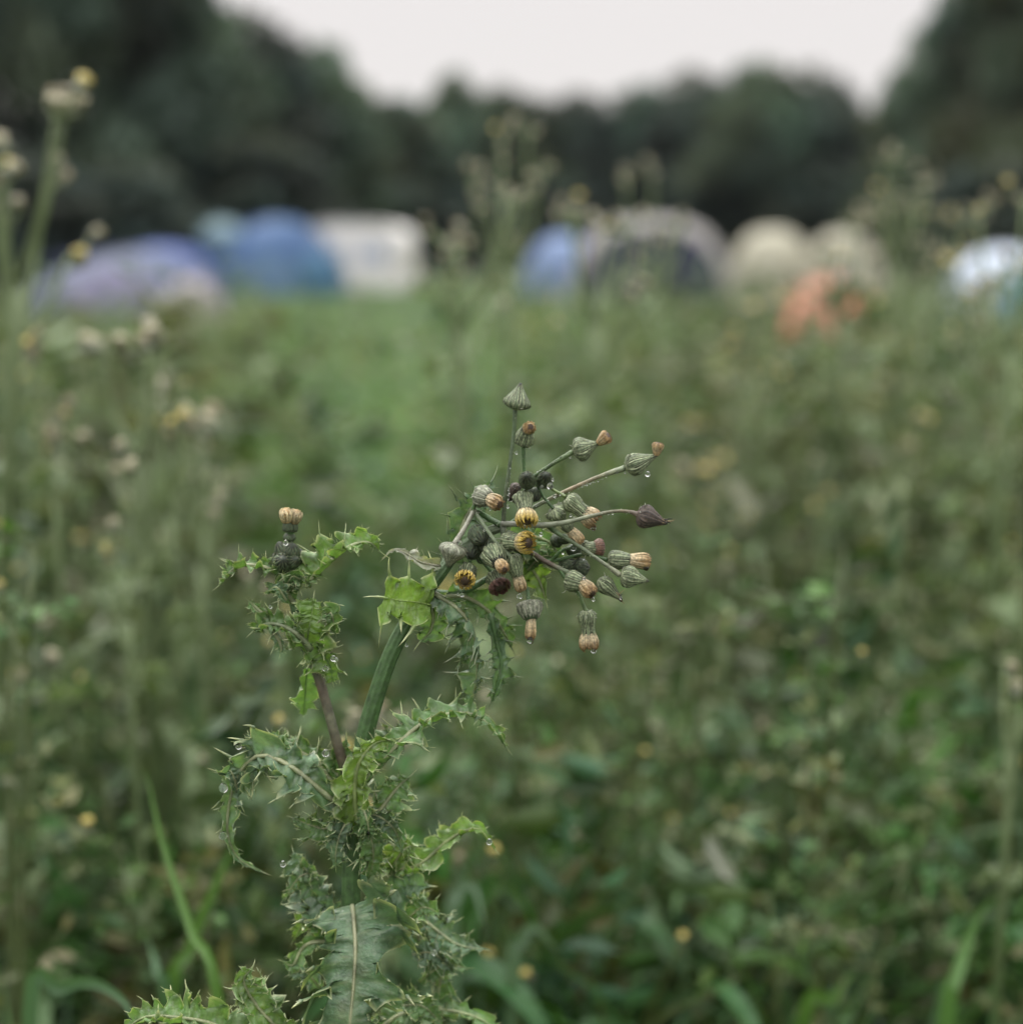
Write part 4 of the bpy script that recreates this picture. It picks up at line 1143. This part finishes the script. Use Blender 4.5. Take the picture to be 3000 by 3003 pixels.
# ------------------------------------------------------------------ other weeds in the meadow
def weed_proto(seed, kind):
    """unit-height weed; returns (stem mesh, foliage mesh, list of head meshes with their local places)"""
    r = random.Random(seed)
    st, fo = MB(), MB()
    heads = []
    if kind == 'tall':
        sc_ = (.24, .28, .17)
        top = .80
        bx, by = r.uniform(-.01, .01), r.uniform(-.01, .01)
        tube(st, [(0, 0, 0), (bx * .5, by, .4), (bx, by, top)], [.009, .008, .0062], [(0, (.07, .09, .04)), (.6, (.09, .12, .055)), (.85, mix(sc_, (.12, .15, .08), .5)), (1, sc_)], 14, 8)
        for k in range(9):
            a = r.uniform(0, 6.28); z = r.uniform(.12, .8); L = r.uniform(.06, .12) * (1.15 - z)
            o = Vector((bx * z, by * z, z)); dv = Vector((math.cos(a), math.sin(a), 0))
            spiny_leaf(fo, [o, o + dv * L * .5 + Vector((0, 0, L * .35)), o + dv * L + Vector((0, 0, L * .1)), o + dv * L * 1.25 + Vector((0, 0, -L * .3))], .022, (0, 0, 1), seed * 50 + k, teeth=5, res=5, col=(.10, .14, .07), wave=.5, spl=.5, fine=False, ribw=0)
        nb = r.randint(5, 7)
        for k in range(nb):
            a = 6.28 * k / nb + r.uniform(-.4, .4); z0 = top - r.uniform(0, .12) * (k % 3 > 0)
            L = r.uniform(.02, .062); zt = min(1, z0 + r.uniform(.06, .2))
            e = Vector((bx + math.cos(a) * L, by + math.sin(a) * L, zt))
            tube(st, [(bx, by, z0), (bx + math.cos(a) * L * .6, by + math.sin(a) * L * .6, z0 + (zt - z0) * .4), e], [.0036, .0026, .002], sc_, 6, 6)
            for q in range(r.randint(2, 4)):
                e2 = e + Vector((r.uniform(-.018, .018), r.uniform(-.018, .018), r.uniform(-.016, .016)))
                tube(st, [e - Vector((0, 0, .01)), e2], [.0014, .0012], sc_, 3, 5)
                heads.append((e2, r.uniform(0, 6.28), r.uniform(.7, 1.1), r.randint(0, 2)))
    elif kind == 'bushy':
        sc_ = (.09, .11, .05)
        for s in range(5):
            a0 = r.uniform(0, 6.28); lean = r.uniform(.03, .16); tp = Vector((math.cos(a0) * lean, math.sin(a0) * lean, r.uniform(.7, .95)))
            tube(st, [(0, 0, 0), tp * .5 + Vector((0, 0, .05)), tp], [.004, .003, .0018], sc_, 8, 6)
            for k in range(13):
                t = r.uniform(.25, .98); p = tp * t; a = r.uniform(0, 6.28); L = r.uniform(.03, .09) * (1.2 - t * .6)
                e = p + Vector((math.cos(a) * L, math.sin(a) * L, L * r.uniform(.2, .9)))
                tube(st, [p, e], [.0015, .001], sc_, 3, 4)
                cl = jit(r.choice([(.07, .13, .03), (.11, .12, .045), (.05, .11, .035), (.17, .17, .10)]), r, .25)
                for q in range(4):
                    pt = p.lerp(e, r.uniform(.3, 1)); d = Vector((r.uniform(-1, 1), r.uniform(-1, 1), r.uniform(-.4, .8))).normalized()
                    b = d.cross(Vector((r.uniform(-1, 1), r.uniform(-1, 1), 1))).normalized(); l_ = r.uniform(.014, .03)
                    fo.add([pt, pt + d * l_ * .5 + b * l_ * .25, pt + d * l_, pt + d * l_ * .5 - b * l_ * .25], [(0, 1, 2, 3)], cl)
                if k % 9 == 0: heads.append((e, 0, r.uniform(.5, .8), r.randint(0, 2)))
    elif kind == 'broad':
        sc_ = (.07, .12, .06)
        tube(st, [(0, 0, 0), (.01, .0, .3), (.0, .01, .75)], [.006, .005, .002], sc_, 8, 6)
        for k in range(13):
            a = k * 2.4 + r.uniform(-.4, .4); z = r.uniform(.05, .7); L = r.uniform(.16, .34) * (1.1 - z * .5)
            o = Vector((0, 0, z)); dv = Vector((math.cos(a), math.sin(a), 0))
            S_ = Vector((-math.sin(a), math.cos(a), 0))
            pts = catmull([o, o + dv * L * .4 + Vector((0, 0, L * .4)), o + dv * L * .8 + Vector((0, 0, L * .3)), o + dv * L * 1.1 - Vector((0, 0, L * .1))], 9)
            W = L * r.uniform(.07, .12); vs, fs = [], []
            cl = jit(r.choice([(.04, .10, .035), (.055, .125, .03), (.06, .12, .055), (.08, .15, .04)]), r, .2)
            for i, p in enumerate(pts):
                w = W * math.sin(math.pi * min(1, i / 9 * .92 + .06)) ** .7
                vs += [p - S_ * w + Vector((0, 0, w * .35)), p, p + S_ * w + Vector((0, 0, w * .35))]
            for i in range(9):
                b = i * 3
                fs += [(b, b + 1, b + 4, b + 3), (b + 1, b + 2, b + 5, b + 4)]
            fo.add(vs, fs, cl)
        heads.append((Vector((.0, .01, .77)), 0, .7, 0))
    return st, fo, heads

def small_head_mesh(kind):
    r = random.Random(kind + 40); mb = MB()
    O, A = Vector((0, 0, 0)), Vector((0, 0, 1)); S, N = frame(A)
    g1, g2 = (.12, .14, .08), (.2, .21, .15)
    lathe(mb, O, A, S, N, .012, .0055, P_URN, g1, r, 10, 6)
    strips(mb, O, A, S, N, .012, .006, P_URN, 9, lambda s, q, i: g2 if q else g1, r, 1, 0, 1, .1, .05, 4, .3, .1)
    c = [(.60, .48, .14), (.42, .38, .26), (.30, .25, .16)][kind]
    lathe(mb, Vector((0, 0, .009)), A, S, N, .010, .0068, [(0, .6), (.4, .95), (.8, 1), (1, .6)], c, r, 10, 5, .12)
    o = mb.build('flower_head', M_HEAD)
    return o
_heads = [small_head_mesh(k) for k in range(3)]
_hm = [o.data for o in _heads]
for o in _heads: bpy.data.objects.remove(o)
_protos = {}
for kind, n_ in (('tall', 4), ('bushy', 4), ('broad', 3)):
    L_ = []
    for s in range(n_):
        st, fo, hd = weed_proto(60 + s * 3 + len(kind), kind)
        a = st.build('stem', M_WEED); b = fo.build('foliage', M_WEED)
        L_.append((a.data, b.data, hd))
        bpy.data.objects.remove(a); bpy.data.objects.remove(b)
    _protos[kind] = L_

def weed(x, y, hgt, kind, idx, label, group, name, rz=0.0, nheads=99, hs_=1.0, lean=(0, 0), z0=0.0, cat='wild plant', wide=1.0):
    ms, mf, hd = _protos[kind][idx % len(_protos[kind])]
    root = empty(name, (x, y, z0), rz)
    tag(root, label, cat, group)
    root.rotation_euler = (lean[0], lean[1], rz)
    root.scale = (wide * hgt, wide * hgt, hgt)
    for nm, me in (('stem', ms), ('foliage', mf)):
        o = bpy.data.objects.new(nm, me); COL.objects.link(o); o.parent = root
    rr = random.Random(int(x * 1000) + idx)
    hl = hd[:nheads] if nheads > 20 else rr.sample(hd, min(len(hd), nheads))
    for (p, a, s, k) in hl:
        o = bpy.data.objects.new('flower_head', _hm[rr.choice([0, 1, 1, 1, 2, 2] if group.startswith('tall') else [0, 0, 1, 1, 2])]); COL.objects.link(o); o.parent = root
        o.location = p; o.rotation_euler = (rr.uniform(-.7, .7), rr.uniform(-.7, .7), a)
        o.scale = (s * hs_ / wide / hgt, s * hs_ / wide / hgt, s * hs_ / hgt)
    return root

# the tall ones that can be told apart
TALL = [
 (70, 165, 1.75, 0, 'tall blurred stalk with a pale seeding top at the left, against the dark trees', 1.3, 1.1),
 (-190, 560, 2.1, 1, 'seeding stalk cut by the left edge of the picture', 1.0, .9),
 (400, 860, 1.75, 2, 'blurred seeding weed in front of the lilac tent', 1.3, 1.5),
 (130, 990, 1.75, 3, 'small yellow-headed weed at the foot of the tall left stalk', .8, .5),
 (1490, 330, 2.5, 1, 'tallest blurred weed in the middle, against the far trees', .95, .85),
 (1350, 480, 2.2, 0, 'blurred weed with a wide seeding top, left of the tallest middle one', .95, 1.45),
 (1740, 490, 2.3, 2, 'blurred weed with an arching top in front of the grey dome tent', .95, 1.4),
 (1920, 480, 2.9, 3, 'faint blurred weed on the right of the grey dome tent', .95, .9),
 (2640, 420, 3.2, 1, 'faint tall weed in front of the right-hand trees', 1.05, 1.1),
 (2480, 590, 3.0, 0, 'faint seeding weed above the right cream tent', 1.0, 1.2),
 (2740, 520, 3.4, 2, 'blurred weed left of the pale tent at the right edge', 1.0, 1.2),
 (2980, 550, 2.1, 3, 'blurred seeding weed cut by the right edge of the picture', .95, 1.1),
 (2880, 700, 2.7, 0, 'blurred weed in front of the pale right-hand tent', .95, 1.0),
 (2240, 800, 3.0, 2, 'blurred weed left of the coral tent', 1.1, 1.1),
 (1090, 2060, 1.35, 1, 'weed standing in the grass right behind the sowthistle stem', .8, .7),
]
for i, (px, py, d, idx, lb, hs_, wd) in enumerate(TALL):
    p = P(px, py, d)
    ln = (0, .10) if i == 0 else (0, 0)
    weed(p.x - ln[1] * p.z, p.y, p.z, 'tall', idx, lb, 'tall seeding weeds rising above the meadow', 'tall_weed', i * 1.3, 99, hs_, lean=ln, wide=wd)

# the many that look alike
rnd = random.Random(2024)
n_placed = 0
LB = {'bushy': ('bushy olive weed going to seed in the meadow', 'bushy weeds in the meadow', 'bushy_weed'),
      'tall': ('thin weed with small pale and yellow heads in the meadow', 'thin flowering weeds in the meadow', 'flowering_weed'),
      'broad': ('clump of broad green leaves low in the meadow', 'broad-leaved clumps in the meadow', 'broadleaf_weed')}
spots = []
tries = 0
while len(spots) < 285 and tries < 6000:
    tries += 1
    y = 1.35 + 5.6 * rnd.random() ** 1.5
    x = rnd.uniform(-1, 1) * (.40 * y + .05)
    px = 1500 + x / y / K * 3000
    centre = math.exp(-((px - 1150) / 560) ** 2)
    if y > 2.4 and rnd.random() < centre * .93: continue
    if y < 2.4 and rnd.random() < centre * .35: continue
    mind = .09 * y ** .6
    if any((x - a) ** 2 + (y - b) ** 2 < mind ** 2 for a, b, *_ in spots): continue
    k = rnd.choices(['bushy', 'tall', 'broad'], [4.5, 2.4, 2.6 if y < 3 else .5])[0]
    # keep the tops below the line the photo shows
    lim = 1010 - 60 * (px < 500) - 60 * (px > 2200) + 380 * centre + rnd.uniform(0, 500) * (1 if y < 3.5 else .45)
    v = (1501.5 - lim) / 3000 * K
    zmax = H + y / (CP + v * SP) * (-SP + v * CP)
    h = min(zmax, rnd.uniform(.55, .9) if k != 'broad' else rnd.uniform(.35, .55))
    if k == 'tall': h = min(zmax + .04, h * 1.12)
    if h < .28: h = rnd.uniform(.28, .4)
    spots.append((x, y, h, k))
spots.sort(key=lambda s: s[1])
for i, (x, y, h, k) in enumerate(spots):
    lb, gr, nm = LB[k]
    weed(x, y, h, k, i, lb, gr, nm, rnd.uniform(0, 6.28), rnd.choice([2, 3, 4, 5, 6, 8]), rnd.uniform(.7, 1.0) * (1 + .06 * y), wide=rnd.uniform(.95, 1.3) * (.75 if k == 'tall' else 1))

# single grass blades one can follow
def blade(pts, w, col, label, hint=(0, -1, .2)):
    base = pts[0]
    mb = MB(); n = 24
    c = catmull(pts, n); vs, fs = [], []
    for i, p in enumerate(c):
        T = (c[min(i + 1, n)] - c[max(i - 1, 0)]).normalized()
        S = T.cross(Vector(hint)).normalized(); N = S.cross(T)
        ww = w * (1 - (i / n) ** 2.5) * .5 * (.75 + .25 * min(1, i / 6))
        vs += [p - S * ww + N * ww * .5, p, p + S * ww + N * ww * .5]
    for i in range(n):
        b = i * 3
        fs += [(b, b + 1, b + 4, b + 3), (b + 1, b + 2, b + 5, b + 4)]
    mb.add(vs, fs, col)
    o = mb.build('grass_blade', M_GRASS, origin=tuple(base))
    tag(o, label, 'grass', 'broad grass blades near the sowthistle')
def gp(px, py, d):  # foot on the ground below a pixel
    p = P(px, py, d); return Vector((p.x, p.y, 0))
BR = (.08, .155, .03); BG = (.09, .16, .09)
blade([gp(700, 3000, 1.10), P(655, 3050, 1.12), P(560, 2720, 1.15), P(480, 2480, 1.18), P(425, 2250, 1.2)], .009, BR, 'long bright green blade leaning left, left of the sowthistle')
blade([gp(440, 3000, 1.3), P(500, 3000, 1.3), P(560, 2780, 1.3), P(640, 2580, 1.3), P(700, 2450, 1.3)], .013, BR, 'bright blade crossing behind the long one')
blade([gp(60, 3000, 1.2), P(90, 3000, 1.2), P(180, 2900, 1.2), P(270, 2880, 1.18), P(360, 2930, 1.15), P(400, 3010, 1.12)], .013, BG, 'grey-green blade arching at the bottom left')
blade([gp(490, 3000, 1.3), P(495, 3020, 1.3), P(465, 2850, 1.3), P(430, 2740, 1.35)], .012, BG, 'short bluish blade left of the crossing blades')
blade([gp(2760, 3000, 1.45), P(2770, 3010, 1.45), P(2800, 2860, 1.45), P(2860, 2700, 1.5), P(2960, 2590, 1.5)], .017, (.09, .17, .05), 'broad green blade at the bottom right')
blade([gp(2330, 3000, 1.45), P(2350, 3010, 1.45), P(2440, 2930, 1.45), P(2500, 2850, 1.45)], .016, BR, 'bright blade poking in at the bottom edge, right')
blade([gp(2450, 3000, 1.5), P(2460, 3030, 1.5), P(2450, 2950, 1.5), P(2500, 2880, 1.55)], .013, BG, 'short blade beside the bright one at the bottom')
blade([gp(1480, 3000, 1.4), P(1500, 2900, 1.4), P(1530, 2760, 1.4), P(1570, 2720, 1.4), P(1640, 2800, 1.4)], .015, (.10, .15, .10), 'pale broad blade folding over, right of the sowthistle')
blade([gp(1380, 3000, 1.4), P(1330, 2800, 1.4), P(1340, 2620, 1.4), P(1390, 2600, 1.4), P(1420, 2720, 1.38)], .014, (.11, .16, .11), 'pale rounded blade just right of the sowthistle')

# ------------------------------------------------------------------ damp air
hz = MB()
x0, x1_, y0, y1_, z0, z1_ = -90, 90, -6, 120, -1.0, 24.0
hz.add([(x0, y0, z0), (x1_, y0, z0), (x1_, y1_, z0), (x0, y1_, z0), (x0, y0, z1_), (x1_, y0, z1_), (x1_, y1_, z1_), (x0, y1_, z1_)],
       [(0, 3, 2, 1), (4, 5, 6, 7), (0, 1, 5, 4), (1, 2, 6, 5), (2, 3, 7, 6), (3, 0, 4, 7)], (1, 1, 1))
M_HAZE = bpy.data.materials.new('haze'); M_HAZE.use_nodes = True
_n = M_HAZE.node_tree.nodes; _n.clear()
_o = _n.new('ShaderNodeOutputMaterial'); _v = _n.new('ShaderNodeVolumePrincipled')
_v.inputs['Color'].default_value = (0.78, 0.86, 0.92, 1); _v.inputs['Density'].default_value = 0.00016
M_HAZE.node_tree.links.new(_v.outputs[0], _o.inputs['Volume'])
tag(hz.build('haze', M_HAZE, smooth=False), 'thin damp haze in the air over the field', 'haze', kind='stuff')
